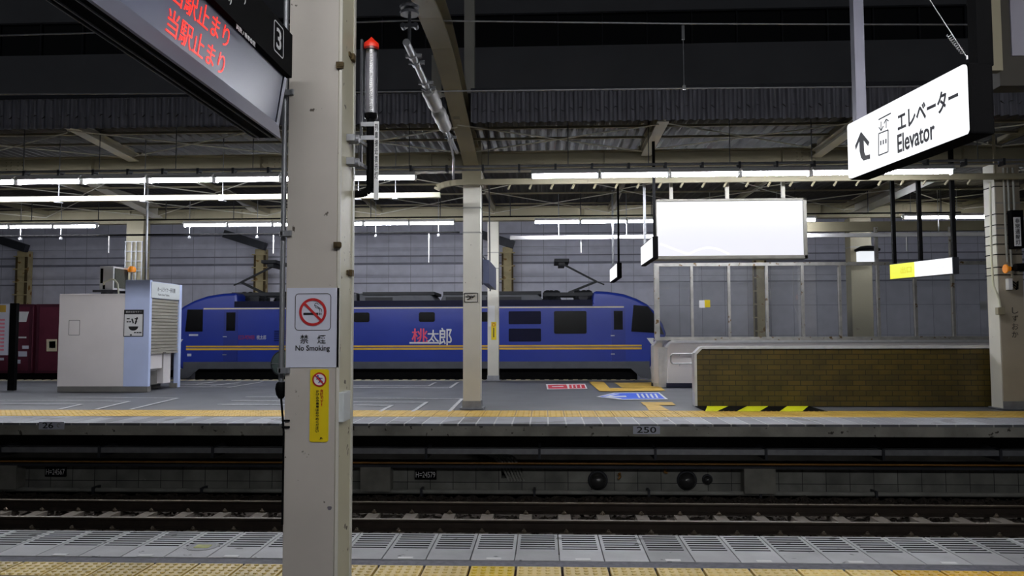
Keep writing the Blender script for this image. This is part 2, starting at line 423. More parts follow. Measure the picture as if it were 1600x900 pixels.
# ballast: displaced bed and loose stones
mb = MB(); nx, ny = 420, 36
bx0, bx1, by0, by1 = -12.5, 11.5, 8.6, 13.24
def bz(x, y):
    return -1.275 + .018*math.sin(x*7+y*3) + .015*math.sin(x*13-y*5) + random.uniform(-.018, .018)
vs = [(bx0+(bx1-bx0)*i/nx, by0+(by1-by0)*j/ny, bz(i*.1, j*.2)) for j in range(ny+1) for i in range(nx+1)]
fs = [(j*(nx+1)+i, j*(nx+1)+i+1, (j+1)*(nx+1)+i+1, (j+1)*(nx+1)+i) for j in range(ny) for i in range(nx)]
mb.add(vs, fs)
ico = [(0,0,1),(.9,0,.4),(.28,.85,.4),(-.72,.53,.4),(-.72,-.53,.4),(.28,-.85,.4),(.72,.53,-.4),(-.28,.85,-.4),(-.9,0,-.4),(-.28,-.85,-.4),(.72,-.53,-.4),(0,0,-1)]
icf = [(0,1,2),(0,2,3),(0,3,4),(0,4,5),(0,5,1),(1,6,2),(2,7,3),(3,8,4),(4,9,5),(5,10,1),(6,7,2),(7,8,3),(8,9,4),(9,10,5),(10,6,1),(11,7,6),(11,8,7),(11,9,8),(11,10,9),(11,6,10)]
for _ in range(6500):
    x, y = random.uniform(bx0, bx1), random.uniform(9.6, 13.2) ; r = random.uniform(.016, .034); z = -1.265 + random.uniform(-.01, .015)
    mb.add([(x+p[0]*r*random.uniform(.7,1.3), y+p[1]*r*random.uniform(.7,1.3), z+p[2]*r*random.uniform(.6,1.1)) for p in ico], icf)
tag(mb.build('track_ballast', M['ballast']), 'dark brown crushed stone ballast around the concrete sleepers', 'ballast', kind='stuff')

# far platform
FE = 12.84; FB = gr(760, 593.5).y
struct(MB().box(XL, XR, FE, FE+.55, -.205, -.03).build('far_platform_edge', M['far_edge'], bevel=.01))
struct(MB().box(XL, XR, FE+.02, FB, -.2, -.012).build('far_platform', M['asphalt']))
mb = MB(); tw = .3
xa = gr(749, 655).x - 60*tw
y1_, y2_, y3_ = FE, gr(750, 651).y, gr(750, 641.5).y
for i in range(110): mb.box(xa+i*tw+.013, xa+(i+1)*tw-.013, y1_+.0, y2_-.02, -.04, 0)
struct(mb.build('far_coping', pertile(mat('far_coping_tile', (128,130,136), .5, var=.2, scale=1.7, chips=((90,90,92), 1.2, .58)), .3, .35)))
struct(MB().box(XL, XR, y1_+.01, y2_, -.04, -.003).build('far_coping_grout', mat('coping_grout', (186,186,186), .7, var=.2, scale=2)))
mb = MB()
for i in range(100):
    a = xa + 10*tw + i*tw
    mb.box(a+.006, a+tw-.006, y2_, y3_, -.03, .002)
    nr = int((y3_-y2_)/.12)
    if -16 < a < 14:
        for p in range(3):
            for q in range(nr): mb.lathe((a+.05+p*.1, y2_+(q+.5)*(y3_-y2_)/nr, .001), (0,0,1), [(0,.02),(.006,.012)], 5)
struct(mb.build('far_tactile_strip', M['yellowfar']))
mb = MB()
for i in range(160): mb.box(-24+i*.3, -24+i*.3+.15, FB-.18, FB, -.05, .012)
struct(mb.build('far_side_coping', mat('far_side_edge', (205,195,160), .6, var=.2)))
struct(MB().box(XL, XR, FB-.3, FB+.02, -.3, .0).build('far_side_kerb', M['far_edge']))
struct(MB().box(XL-14, XR+14, FB+.02, 40, -1.5, -1.3).build('far_track_bed', M['ground']))

# back wall and building above
BW = 35.0
zw = zat(250, BW)
struct(MB().box(-34, 34, BW, BW+.3, -1.4, zw+1).build('wall_back', M['wallpanel']))
mb = MB()
for yy, h in ((411, .10), (441.5, .06), (399, .05), (365,.05)):
    mb.box(-34, 34, BW-.05, BW, zat(yy, BW)-h/2, zat(yy, BW)+h/2)
struct(mb.build('trim_1', mat('panel_rail', (140,140,154), .5)))
wz0, wz1 = zat(78, BW), zat(26, BW)
mb = MB(); mb.box(-34, 34, BW-.4, BW, zw+1, wz0); mb.box(-34, 34, BW-.4, BW, wz1, wz1+6)
struct(mb.build('wall_upper', M['upperwall']))
struct(MB().box(-34, 34, BW-.2, BW-.1, wz0, wz1).build('window_1', M['upglass']))
mb = MB()
for i in range(34): mb.box(-34+i*2.04, -34+i*2.04+.05, BW-.3, BW-.2, wz0, wz1)
struct(mb.build('window_2', mat('mullion_grey', (70,70,74), .8)))

# far canopy: fascia, deck, purlins, beams
ZD = 5.34
fy = 13.0; fz0, fz1 = zat(191, fy), zat(143, fy)
mb = MB()
for (fa, fb) in ((-17, -1.66), (-1.24, 15)): mb.wave(fa, fb, .15, .035, lambda x: (x, fy, fz0), lambda x: (x, fy, fz1), (0,1,0))
struct(mb.build('canopy_fascia', M['fascia']))
mb = MB(); mb.wave(-20, 18, .2, .03, lambda x: (x, fy, ZD), lambda x: (x, 26.0, ZD+.25), (0,0,1))
struct(mb.build('canopy_deck', M['deck']))
struct(MB().box(-20, 18, fy, 26, ZD+.3, ZD+.36).build('canopy_top', M['upperwall']))
struct(MB().box(-17, -1.66, fy-.06, fy-.03, fz1-.01, fz1+.05).box(-1.24, 15, fy-.06, fy-.03, fz1-.01, fz1+.05).build('canopy_gutter', M['darksteel']))
BY1, BY2 = 15.5, 23.4
def ibeam(name, Y, z0, z1, m, w=.3, xa=-20, xb=18):
    mb = MB(); t = .03
    mb.box(xa, xb, Y-w/2, Y+w/2, z0, z0+t); mb.box(xa, xb, Y-w/2, Y+w/2, z1-t, z1); mb.box(xa, xb, Y-.02, Y+.02, z0+t, z1-t)
    x = xa
    while x < xb:
        mb.box(x, x+.02, Y-w/2+.03, Y+w/2-.03, z0+t, z1-t); x += 3.54
    for k in range(-2, 3):
        for s in (0, .1, .25, .35):
            for q in range(4):
                c = (-.35 + k*5.45 + s, Y-.02, z0+.08+q*(z1-z0-.16)/3); mb.cyl(c, (c[0], Y-.05, c[2]), .014, 6)
    return struct(mb.build(name, m))
ibeam('canopy_beam', BY1, zat(265, BY1-.15), zat(236, BY1-.15), M['cream'])
ibeam('canopy_beam', BY2, zat(344, BY2-.15), zat(322, BY2-.15), M['cream'])
mb = MB()
for Y, y in ((13.9, 203), (14.7, 231), (17.6, 292), (19.2, 300), (20.6, 306), (22.3, 314)):
    mb.box(-20, 18, Y-.025, Y+.025, ZD-.1, ZD-.06)
struct(mb.build('canopy_purlins', M['cream']))
mb = MB(); xs = [-1.5 + 3.5*k for k in range(-5, 6)]
for a, b in zip(xs[:-1], xs[1:]):
    for (ya, yb) in ((13.2, 15.3), (15.8, 19.4), (19.6, 23.2)):
        mb.cyl((a, ya, ZD-.2), (b, yb, ZD-.22), .013, 5); mb.cyl((a, yb, ZD-.2), (b, ya, ZD-.24), .013, 5)
struct(mb.build('canopy_bracing', M['creamlt']))
mb = MB()
for x in xs:
    for (ya, yb) in ((13.05, 15.35), (15.65, 23.25)): mb.box(x-.05, x+.05, ya, yb, ZD-.14, ZD-.02)
struct(mb.build('canopy_rafters', M['cream']))

# ------------------------------------------------------------------ struts of the canopy (each a thing)
def strut(a, b, w, h, label, grp='canopy struts'):
    mb = MB(); p, q = Vector(a), Vector(b)
    mb.bar(p, q, w, .02); d = (q-p).normalized(); sd = d.cross(Z_).normalized(); up = sd.cross(d)
    mb.bar(p+up*h, q+up*h, w, .02); mb.bar(p+up*h/2, q+up*h/2, .02, h)
    return tag(mb.build('canopy_strut', M['creamlt']), label, 'strut', grp)
def strutp(p, q, w, h, label):
    (a, b, Y0), (c, d, Y1) = p, q
    A, B = at(a, b, Y0), at(c, d, Y1); x = (A.x+B.x)/2
    strut((x, A.y, A.z), (x, B.y, B.z), w, h, label)
strutp((122,196,13.1), (193,252,15.35), .22, .14, 'cream steel strut at upper left, leaning from the corrugated eave to the front beam')
strutp((1033,190,13.1), (1012,243,15.35), .2, .12, 'short cream strut above the small hanging signs, from eave to front beam')
strutp((1326,193,13.1), (1294,245,15.35), .2, .12, 'cream strut behind the elevator sign, from eave to front beam')
strutp((345,286,20.2), (392,331,22.9), .2, .16, 'small cream strut between the two light rows, left of the near pillar')
strutp((560,288,20.2), (578,328,22.9), .16, .14, 'small cream strut below the red-capped lamp, between the two light rows')
strutp((968,290,20.2), (960,326,22.9), .16, .14, 'small cream strut above the smallest hanging box sign')
strutp((1183,286,20.2), (1163,312,22.9), .18, .14, 'small cream strut above the blank lit billboard')
strutp((155,284,19.2), (230,340,22.8), .34, .3, 'large cream bracket beam reaching down to the column above the kiosk')
strutp((1415,284,18.6), (1362,334,22.8), .42, .36, 'large cream bracket beam above the column behind the glass screen')

# ------------------------------------------------------------------ columns
def column(px, Y, w, d, top, label, m, parts=True):
    x = xat(px, Y); c = thing('column', label, 'column', (x, Y+d/2, 0), 'canopy columns')
    MB().box(x-w/2, x+w/2, Y, Y+d, .0, top).build('shaft', m, c, bevel=.008)
    mb = MB(); mb.box(x-w/2-.06, x+w/2+.06, Y-.05, Y+d+.05, 0, .025); mb.box(x-w/2-.012, x+w/2+.012, Y-.012, Y+d+.012, 0, .16)
    mb.build('base_plate', M['galv'], c)
    mb = MB()
    for z in (1.0+2.5, 4.0): mb.box(x-w/2-.006, x+w/2+.006, Y-.006, Y+d+.006, z, z+.03)
    mb.build('band', M['cablegrey'], c)
    return c
ztop = zat(265, BY1-.15)
C1 = column(737, 15.25, .345, .345, ztop-.3, 'cream box column standing alone in the middle of the far platform', M['creamlt'])
MB().box(xat(737,15.25)-.19, xat(737,15.25)+.19, 15.22, 15.8, ztop-.3, ztop+.6).build('column_head', M['cream'], C1)
C2 = column(770.5, FB-.45, .35, .3, zat(322, BY2), 'white column on the far platform edge, right behind the middle column', M['creamlt'])
C3 = column(207, 22.9, .54, .4, zat(330, 22.9), 'latticed cream column behind the ticket kiosk', M['cream'])
xx = xat(207, 22.9); mb = MB()
for k in (-.25, -.06, .08, .26): mb.cyl((xx+k, 22.85, 1.6), (xx+k, 22.85, 4.3), .02, 6)
for k in range(9): mb.box(xx-.28, xx+.28, 22.83, 22.86, 1.9+k*.3, 1.92+k*.3)
mb.build('conduit_bundle', M['galv'], C3)
C4 = column(1349, 23.2, .62, .4, zat(345, 23.2), 'broad cream column seen through the glass screen', M['cream'])
C5 = column(1583, 15.3, .46, .37, ztop, 'brown-grey column at right edge lettered vertically in kana', mat('column_taupe', (168,158,140), .45, var=.08, scale=2), )
x5 = xat(1583, 15.3)
MB().box(x5-.25, x5-.232, 15.3, 15.67, .02, ztop).build('side_plate', M['creamlt'], C5, label='cream side face of the column')
for k, ch in enumerate('しずおか'):
    text(ch, (at(1586, 485+k*12.5, 15.3).x, 15.297, at(1586, 485+k*12.5, 15.3).z), X_, Z_, .12, .12, M['inkblk'], 'lettering', C5)
mb = MB()
for py in (292, 335, 352, 368, 382, 398, 418, 430):
    z = zat(py, 15.3, 1560); mb.box(x5-.262, x5+.24, 15.288, 15.69, z, z+.016)
mb.build('strap', M['black'], C5)
# column furniture, right edge
t = thing('cable_conduits', 'bundle of grey conduits running down the column at right edge', 'conduit', (x5+.1, 15.2, 2.6))
for k, (dx, zz) in enumerate(((-.1, 3.2), (-.02, 2.9), (.08, 3.4))):
    mb = MB(); mb.tube([(x5+dx, 15.24, ztop-.1), (x5+dx, 15.24, zz), (x5+dx+.02, 15.26, zz-.35)], .022, 8); mb.build('conduit', M['cablegrey'], t)
t = thing('emergency_sign', 'narrow white vertical lettered sign on the column at right edge', 'sign', at(1590, 385, 15.1))
A = at(1590, 362, 15.1)
MB().box(A.x-.1, A.x+.12, 15.1, 15.24, A.z-.32, A.z+.42).build('backing_box', M['black'], t)
MB().box(A.x-.07, A.x+.05, 15.08, 15.1, A.z-.28, A.z+.28).build('plate', M['white'], t)
vtext('非常通報灯', A.x-.01, 15.079, A.z+.26, A.z-.26, .085, M['inkblk'], t)
t = thing('beacon_lamp', 'small orange lamp pointing left on the column at right edge', 'lamp', at(1578, 421, 15.1))
A = at(1570, 420, 15.1)
MB().lathe(A, (1,0,0), [(0,.085),(.02,.09),(.06,.05),(.1,.045)], 14).build('reflector', M['amber'], t, True)
MB().cyl(A+Vector((.1,0,0)), A+Vector((.3,0,0)), .04, 10).build('housing', M['black'], t)
t = thing('security_camera', 'black tubular camera beside the orange lamp at right edge', 'camera', at(1592, 421, 15.0))
A = at(1586, 418, 15.0)
MB().cyl(A, A+Vector((.4,0,.02)), .075, 14).build('body', M['black'], t, True)
MB().bar(A+Vector((.25,.02,-.05)), A+Vector((.25,.25,-.05)), .04, .04).build('bracket', M['darksteel'], t)
t = thing('junction_box', 'small white wired box on the column above the kana letters', 'junction box', at(1582, 455, 15.2))
A = at(1580, 443, 15.2)
MB().box(A.x-.05, A.x+.03, 15.2, 15.3, A.z-.12, A.z+.1).build('case', M['white'], t, bevel=.005)
mb = MB(); 
for k in range(6): mb.tube([(A.x+.03, 15.22, A.z+.06-k*.02), (A.x+.09+.02*math.sin(k*2), 15.2, A.z-.02*k), (A.x+.16, 15.24, A.z+.05-.03*k), (A.x+.12, 15.26, A.z-.12)], .008, 5)
mb.build('wiring', M['black'], t)
t = thing('cream_cable', 'thin cream pipe dropping beside the right-edge column to a socket box', 'pipe', at(1552, 500, 15.25))
A = [at(1547, 285, 15.25), at(1549, 400, 15.25), at(1552, 445, 15.25), at(1561, 468, 15.25), at(1563, 480, 15.25)]
MB().tube(A, .02, 8).build('pipe', M['raceway'], t, True)
B = at(1563, 486, 15.25); MB().box(B.x-.07, B.x+.06, 15.2, 15.3, B.z-.07, B.z+.07).build('socket_box', M['cream'], t, bevel=.006)
# column 1 and 2 marks
A = at(736, 465, 15.24)
mb = MB(); frame_rr(mb, (A.x, 15.245, A.z), X_, Z_, .14, .095, .02, .012, .004)
for _ in range(16):
    a, b = random.uniform(-.11, .11), random.uniform(-.07, .07); mb.bar((A.x+a, 15.243, A.z+b), (A.x+a*.4+random.uniform(-.04,.04), 15.243, A.z+b*.3+random.uniform(-.03,.03)), .006, .01)
tag(mb.build('graffiti_tag', M['inkblk']), 'black scribbled rectangular mark on the middle column', 'graffiti')
A = at(768, 495, FB-.46); YC2 = FB-.46
t = tag(MB().box(A.x-.1, A.x+.1, YC2, YC2+.008, A.z-.3, A.z+.35).build('paper_notice', M['white']), 'small white notice on the white column at the far edge', 'notice')
A = at(771.5, 517, YC2)
t = thing('yellow_notice', 'small yellow warning strip on the white column at the far edge', 'sticker', (A.x, YC2, A.z-.3))
MB().box(A.x-.08, A.x+.08, YC2-.004, YC2+.004, A.z-.28, A.z+.28).build('strip', M['stripyel'], t)
mb = MB(); ring(mb, (A.x, YC2-.004, A.z+.19), X_, Z_, .04, .055, .003, 20); mb.build('ring', M['red'], t)
MB().box(A.x-.015, A.x+.015, YC2-.007, YC2-.004, A.z-.2, A.z+.1).build('print', M['inkblk'], t)
# hanging monitor
t = thing('hanging_monitor', 'dark blue monitor in a wire bracket hung right of the middle column', 'monitor', at(765, 430, 17))
A, B = at(754, 400, 17), at(775, 425, 18.5)
mb = MB(); mb.prism([at(753,405,17), at(765,418,18.6), at(765,452,18.6), at(753,442,17)], (.16,0,-.02)); mb.build('screen_case', M['monitor'], t)
mb = MB()
for (p, q) in (((752,270,17),(754,445,17)), ((764,280,18.6),(766,455,18.6)), ((753,398,17),(774,425,18.6)), ((774,425,18.6),(774,450,18.6))):
    mb.bar(at(*p), at(*q), .03, .03)
A = at(752,270,17); mb.bar(A, (A.x, A.y, ZD), .03, .03)
mb.build('bracket', M['darksteel'], t)

# ------------------------------------------------------------------ light fittings
def make_light(loc):
    t = thing('fluorescent_light', '', 'light', loc)
    x, y, z = loc
    MB().prism([(x-.605, y-.13, z+.028), (x-.605, y-.13, z+.04), (x-.605, y-.06, z+.11), (x-.605, y+.06, z+.11), (x-.605, y+.13, z+.04), (x-.605, y+.13, z+.028), (x-.605, y, z+.05)], (1.21,0,0)).build('housing', M['white'], t)
    MB().cyl((x-.585, y, z), (x+.585, y, z), .029, 12).build('tube', M['tube'], t, True)
    MB().box(x-.61, x-.585, y-.05, y+.05, z-.045, z+.06).build('end_cap', M['white'], t)
    MB().box(x+.585, x+.61, y-.05, y+.05, z-.045, z+.06).build('end_cap', M['white'], t)
    return t
LY1, LY2 = 13.8, 20.6
lz1, lz2 = zat(276.5, LY1, 800), zat(348, LY2, 800)
proto = make_light((xat(830, LY1, 276)+.61, LY1, lz1))
G1, G2, G3, G0 = ('front row of tube lights left of the middle column', 'front row of tube lights right of the middle column', 'rear row of tube lights', 'tube lights above the near platform')
ORD = ['first','second','third','fourth','fifth','sixth','seventh','eighth']
first = True
for i in range(8):
    x = xat(830, LY1, 276) + .61 + i*1.25
    o = proto if first else copy_tree(proto, (x, LY1, lz1)); first = False
    o['group'] = G2; o['label'] = ORD[i] + ' tube light from the left in the front row right of the middle column'
    if i == 5.: pass
    if i >= 6: 
        for c in kids(o): bpy.data.objects.remove(c)
        bpy.data.objects.remove(o)
for i in range(8):
    x = xat(650, LY1, 276) - .61 - i*1.25
    o = copy_tree(proto, (x, LY1, lz1)); o['group'] = G1; o['label'] = ORD[i] + ' tube light left of the middle column in the front row, counting leftwards'
def retube(o, m):
    for c in kids(o):
        if c.name.startswith('tube'): c.data = TUBES.setdefault(m, c.data.copy()); c.data.materials[0] = M[m]
TUBES = {}
def rear(px, n, s, lab):
    for i in range(n):
        x = xat(px, LY2, 348) + s*(.61 + i*1.25)
        o = copy_tree(proto, (x, LY2, lz2)); o['group'] = G3; o['label'] = ORD[i] + ' ' + lab; retube(o, 'tube_rear')
rear(710, 6, -1, 'rear-row tube light leftwards from the middle column, before the kiosk column')
rear(152, 4, -1, 'rear-row tube light leftwards from the column behind the kiosk')
rear(835, 6, 1, 'rear-row tube light rightwards from the middle column, towards the billboard')
for i in range(2):
    x = xat(1411, 21.5, 338) + .61 + i*1.25; zq = zat(340, 21.5, 1450)
    o = copy_tree(proto, (x, 21.5, zq)); retube(o, 'tube_rear')
    for q in (-.4, .4): MB().cyl((x+q, 21.5, zq+.1), (x+q, 21.5, ZD+.2), .01, 6).build('hanger_rod', M['galv'], o)
    if 1: o['group'] = G3; o['label'] = ('left' if i == 0 else 'right') + ' one of two rear-row tube lights above the yellow and white hanging sign'
for i in range(7):
    o = copy_tree(proto, (-1.4 + i*1.25, .7, 4.2)); retube(o, 'tube_near'); o['group'] = G0; o['label'] = 'tube light under the near platform canopy above the pillar'

def rod(p, q, r, name, m, label, cat, grp=None):
    return tag(MB().cyl(p, q, r, 8).build(name, m, smooth=True), label, cat, grp)
# carriers of the light rows
t = thing('lighting_conduit', 'long conduit and channel carrying the front row of tube lights', 'conduit', (0, LY1, lz1+.11))
mb = MB(); mb.cyl((-13, LY1, lz1+.2), (9.5, LY1, lz1+.2), .022, 8); mb.cyl((-13, LY1+.12, lz1+.16), (9.5, LY1+.12, lz1+.16), .016, 8); mb.build('pipe', M['galv'], t)
many('clamp', M['darksteel'], t, [MB().box(-13+i*.66, -12.96+i*.66, LY1-.03, LY1+.14, lz1+.11, lz1+.23) for i in range(34)])
many('hanger_rod', M['darksteel'], t, [MB().cyl((-12.6+i*1.45, LY1, lz1+.2), (-12.6+i*1.45, LY1, ZD), .008, 6) for i in range(16)])
t = thing('rear_conduit', 'thin conduit carrying the rear row of tube lights', 'conduit', (0, LY2, lz2+.11))
MB().cyl((-19, LY2, lz2+.17), (11, LY2, lz2+.17), .02, 8).build('pipe', M['black'], t)
many('hanger_rod', M['darksteel'], t, [MB().cyl((-18+i*1.9, LY2, lz2+.17), (-18+i*1.9, LY2, ZD), .012, 6) for i in range(16)])
# cream raceway left, ends beside the middle column
RY = 14.6; rz = zat(308.5, RY, 350)
t = thing('cable_raceway', 'bright cream cable raceway hanging under the left front light row', 'cable raceway', (xat(350, RY), RY, rz-.05))
MB().box(-14.5, xat(688, RY, 305), RY-.05, RY+.05, rz-.05, rz+.05).build('channel', M['raceway'], t, bevel=.006)
for px in (92, 226, 348, 560, 618): x = xat(px, RY, 300); MB().cyl((x, RY, rz-.06), (x, RY, ZD), .01, 6).box(x-.05, x+.05, RY-.07, RY+.07, rz-.075, rz-.05).build('hanger', M['galv'], t)
# curved raceway right
RY2 = 14.9; rz2 = zat(283, RY2, 900)
t = thing('curved_raceway', 'cream raceway with a curved end running right behind the front lights', 'cable raceway', (xat(900, RY2), RY2, rz2-.05))
mb = MB(); xe = xat(726, RY2, 283); mb.box(xe, 9.3, RY2-.04, RY2+.04, rz2-.055, rz2+.055)
pts = [Vector((xe - .55*math.sin(a), RY2, rz2 - .14*(1-math.cos(a)))) for a in [k*math.pi/2/6 for k in range(7)]]
for a, b in zip(pts[:-1], pts[1:]): mb.bar(a, b + (b-a)*.08, .08, .11)
mb.build('channel', M['cream'], t)
many('cable_hook', M['cream'], t, [MB().bar((xe+.9+i*.42, RY2, rz2-.04), (xe+.85+i*.42, RY2+.05, rz2-.14), .03, .03) for i in range(22)])
x = 8.6; MB().box(x, x+.04, RY2-.02, RY2+.02, rz2, ZD).build('hanger', M['cream'], t)
# rear raceways
RY3 = 20.9; rz3 = zat(371, RY3, 900)
t = thing('rear_raceway', 'white raceway hanging under the rear lights right of the middle column', 'cable raceway', (xat(1100, RY3), RY3, rz3-.05))
MB().box(xat(797, RY3, 371), xat(1545, RY3, 368), RY3-.05, RY3+.05, rz3-.05, rz3+.05).build('channel', M['white'], t)
for px in (873, 979, 1110, 1215, 1467, 1540): x = xat(px, RY3, 371); MB().cyl((x, RY3, rz3), (x, RY3, ZD), .012, 6).build('hanger', M['galv'], t)
t = thing('dark_conduit', 'thin dark conduit hanging under the rear lights left of the middle column', 'conduit', (xat(350, RY3), RY3, zat(366, RY3, 350)-.02))
zz = zat(366, RY3, 350)
MB().cyl((-18, RY3, zz), (xat(718, RY3, 366), RY3, zz), .026, 8).build('pipe', M['black'], t)
for px in (32, 95, 296, 402, 587, 685): x = xat(px, RY3, 366); MB().cyl((x, RY3, zz-.08), (x, RY3, ZD), .01, 6).box(x-.03, x+.03, RY3-.03, RY3+.03, zz-.11, zz-.05).build('hanger', M['galv'], t)
for px, y0, y1, zt_, lab in ((170,374,395,zz,'thin white hanging rod left of the kiosk column, below the rear lights'), (427,371,396,zz,'thin white rod hanging just left of the near pillar'),
        (670,370,410,zz,'long thin white rod hanging left of the middle column'), (908,363,395,rz3,'thin white rod hanging above the right pantograph'), (1417,360,392,rz3,'thin white rod hanging above the yellow part of the far sign')):
    A = at(px, y1, RY3); rod((A.x, RY3, zt_-.03), A, .016, 'hanging_rod', M['white'], lab, 'rod')
A, B = at(232, 255, 19.2), at(231, 437, 19.2); B.x = A.x; B.z = max(B.z, 2.84)
rod(A, B, .03, 'service_pipe', M['galv'], 'vertical grey pipe rising from the ticket kiosk roof', 'pipe')

# ------------------------------------------------------------------ lit billboard
SY = 15.6
A, B = at(1023, 311, SY), at(1261, 404, SY)
t = thing('lit_billboard', 'large blank white lit billboard in an aluminium frame', 'billboard', ((A.x+B.x)/2, SY, B.z))
x0b, x1b, z0b, z1b = A.x, B.x, at(1140, 405, SY).z, at(1140, 311, SY).z
MB().box(x0b+.02, x1b-.02, SY-.02, SY-.005, z0b+.02, z1b-.02).build('lit_face', M['adface'], t)
MB().box(x0b+.01, x1b-.01, SY, SY+.29, z0b+.01, z1b-.01).build('case', M['darksteel'], t)
mb = MB()
for (a, b, c, d) in ((x0b, x1b, z1b-.05, z1b), (x0b, x1b, z0b, z0b+.07), (x0b, x0b+.03, z0b, z1b), (x1b-.07, x1b, z0b, z1b)): mb.box(a, b, SY-.06, SY+.3, c, d)
mb.build('frame', mat('billboard_frame', (112,110,102), .4, .3, var=.05), t, bevel=.006)
pts = [at(1032 + 6.3*k, 397 - 10*math.sin(max(0, (k-7))/10*math.pi)**1 if 7 <= k <= 17 else (381 + (k)*2.4 if k < 7 else 397), SY-.023) for k in range(18)]
mb = MB()
for a, b in zip(pts[:-1], pts[1:]): mb.bar(a, b, .004, .035)
mb.build('printed_curve', M['adline'], t)
for px in (1050, 1138, 1226):
    x = xat(px, SY, 300); mb = MB(); mb.box(x-.035, x+.035, SY+.08, SY+.14, z1b, zat(265, BY1-.15)+.02); mb.lathe((x, SY+.1, ZD-.42), (0,0,1), [(0,.03),(.1,.09)], 10); mb.build('hanger', M['creamlt'], t)

# ------------------------------------------------------------------ small perpendicular box signs
def perp_sign(pxn, pxf, Yn, yt, yb, label, th, face, posts, ytop, fw=None):
    # near edge at pixel pxn/depth Yn, runs back to the depth where the same X falls on pxf
    P = at(pxn, (yt+yb)/2, Yn); Yf = P.x / (xat(pxf, 1.0)) if abs(xat(pxf, 1.0)) > 1e-3 else Yn+1
    z0, z1 = zat(yb, Yn, pxn), zat(yt, Yn, pxn)
    t = thing('box_sign', label, 'sign', (P.x, Yn, z0))
    MB().box(P.x, P.x+th, Yn, Yf, z0, z1).build('case', M['black'], t, bevel=.01)
    MB().box(P.x-.006, P.x+.002, Yn+.02, Yf-.02, z0+.025, z1-.025).build('lit_face', face, t)
    for f in posts:
        y = Yn + f*(Yf-Yn); MB().box(P.x+th/2-.025, P.x+th/2+.025, y-.025, y+.025, z1, ZD).build('post', M['black'] if f < .5 else M['galv'], t)
    return t, P.x, Yf, z0, z1
perp_sign(1020, 1003, 14.2, 369, 404, 'white lit box sign beside the left end of the billboard', .1, M['signwhite'], (.06, .85), 255)
perp_sign(964, 954, 19.0, 410, 434, 'smallest white lit box sign hanging left of the glass screen', .12, M['signwhite'], (.08, .85), 300)

# ------------------------------------------------------------------ yellow and white hanging sign
A, B = at(1391, 426, 16.6), at(1489, 415, 15.0)
z0, z1 = zat(437, 16.6, 1391), zat(413, 16.6, 1391)
t = thing('hanging_direction_sign', 'long yellow and white lit sign hanging on dark poles before the glass screen', 'sign', (B.x, B.y, z0))
d = Vector((B.x-A.x, B.y-A.y, 0)); L = d.length; d.normalize(); n = Z_.cross(d)      # points away from camera
if n.y < 0 or n.x < 0: n = -n
C = Vector(((A.x+B.x)/2, (A.y+B.y)/2, (z0+z1)/2)); hz = (z1-z0)/2
mb = MB(); mb.obox(C+n*.07, d*L/2, n*.07, Z_*hz); mb.build('case', M['darksteel'], t)
mb = MB(); mb.obox(Vector((A.x, A.y, C.z))+d*L*.21 - n*.006, d*L*.205, n*.006, Z_*(hz-.012)); mb.build('yellow_face', M['signyel'], t)
mb = MB(); mb.obox(Vector((A.x, A.y, C.z))+d*L*.705 - n*.006, d*L*.285, n*.006, Z_*(hz-.012)); mb.build('white_face', M['signwhite'], t)
mb = MB(); mb.obox(Vector((A.x, A.y, C.z))+d*L*.21 + n*.146, d*L*.205, n*.006, Z_*(hz-.012)); mb.build('rear_white_face', M['signwhite'], t)
mb = MB(); mb.obox(Vector((A.x, A.y, C.z))+d*L*.705 + n*.146, d*L*.285, n*.006, Z_*(hz-.012)); mb.build('rear_yellow_face', M['signyel'], t)
paleink = mat('pale_print', (190,190,200), .5, var=0, emit=(200,200,210), es=.6); yelink = mat('yellow_print', (190,180,20), .5, var=0, emit=(200,190,20), es=.6)
text('出口', Vector((A.x, A.y, C.z+.01))+d*L*.28-n*.013, d, Z_, .3, .14, yelink, 'lettering', t)
text('みどりの窓口', Vector((A.x, A.y, C.z+.02))+d*L*.7-n*.013, d, Z_, .7, .09, paleink, 'lettering', t)
for q in (.03, .47, .98):
    P = Vector((A.x, A.y, 0))+d*L*q+n*.07; MB().box(P.x-.035, P.x+.035, P.y-.035, P.y+.035, z1, ZD+.02).build('pole', M['black'], t)

# ------------------------------------------------------------------ glass screen on stairwell wall
GY = 21.2
gx = [at(px, 470, GY).x for px in (1026, 1081, 1139, 1198, 1254, 1312, 1372, 1430, 1489, 1547)]
gz0, gz1 = zat(529, GY, 1250), zat(410, GY, 1250)
t = thing('glass_screen', 'weathered steel framed glass screen above the far stairwell wall', 'screen', (sum(gx)/10, GY, gz0))
mb = MB(); mb.box(gx[0]-.06, gx[-1]+.04, GY-.05, GY+.05, gz1-.09, gz1); mb.build('top_rail', M['steel_worn'], t)
mb = MB(); mb.box(gx[0]-.06, gx[-1]+.04, GY-.05, GY+.05, gz0, gz0+.05); mb.build('bottom_rail', M['steel_worn'], t)
for i, x in enumerate(gx):
    w = .07 if i == 0 else .035
    MB().box(x-w, x+w, GY-.05, GY+.05, gz0+.05, gz1-.09).build('post', M['steel_worn'], t)
for i in range(9): MB().box(gx[i]+.035, gx[i+1]-.035, GY-.006, GY+.006, gz0+.05, gz1-.09).build('glass_pane', M['glass'], t)
for i in (6, 8):
    MB().box(gx[i]-.05, gx[i]+.03, GY-.04, GY+.04, gz1, zat(360, GY)).build('upper_post', M['steel_worn'], t)
x = [at(1258,350,GY).x, at(1552,350,GY).x]
struct(MB().box(x[0], x[1]+1, GY+.1, GY+.3, zat(360, GY, 1400), zat(345, GY, 1400)).build('trim_2', M['cream']))
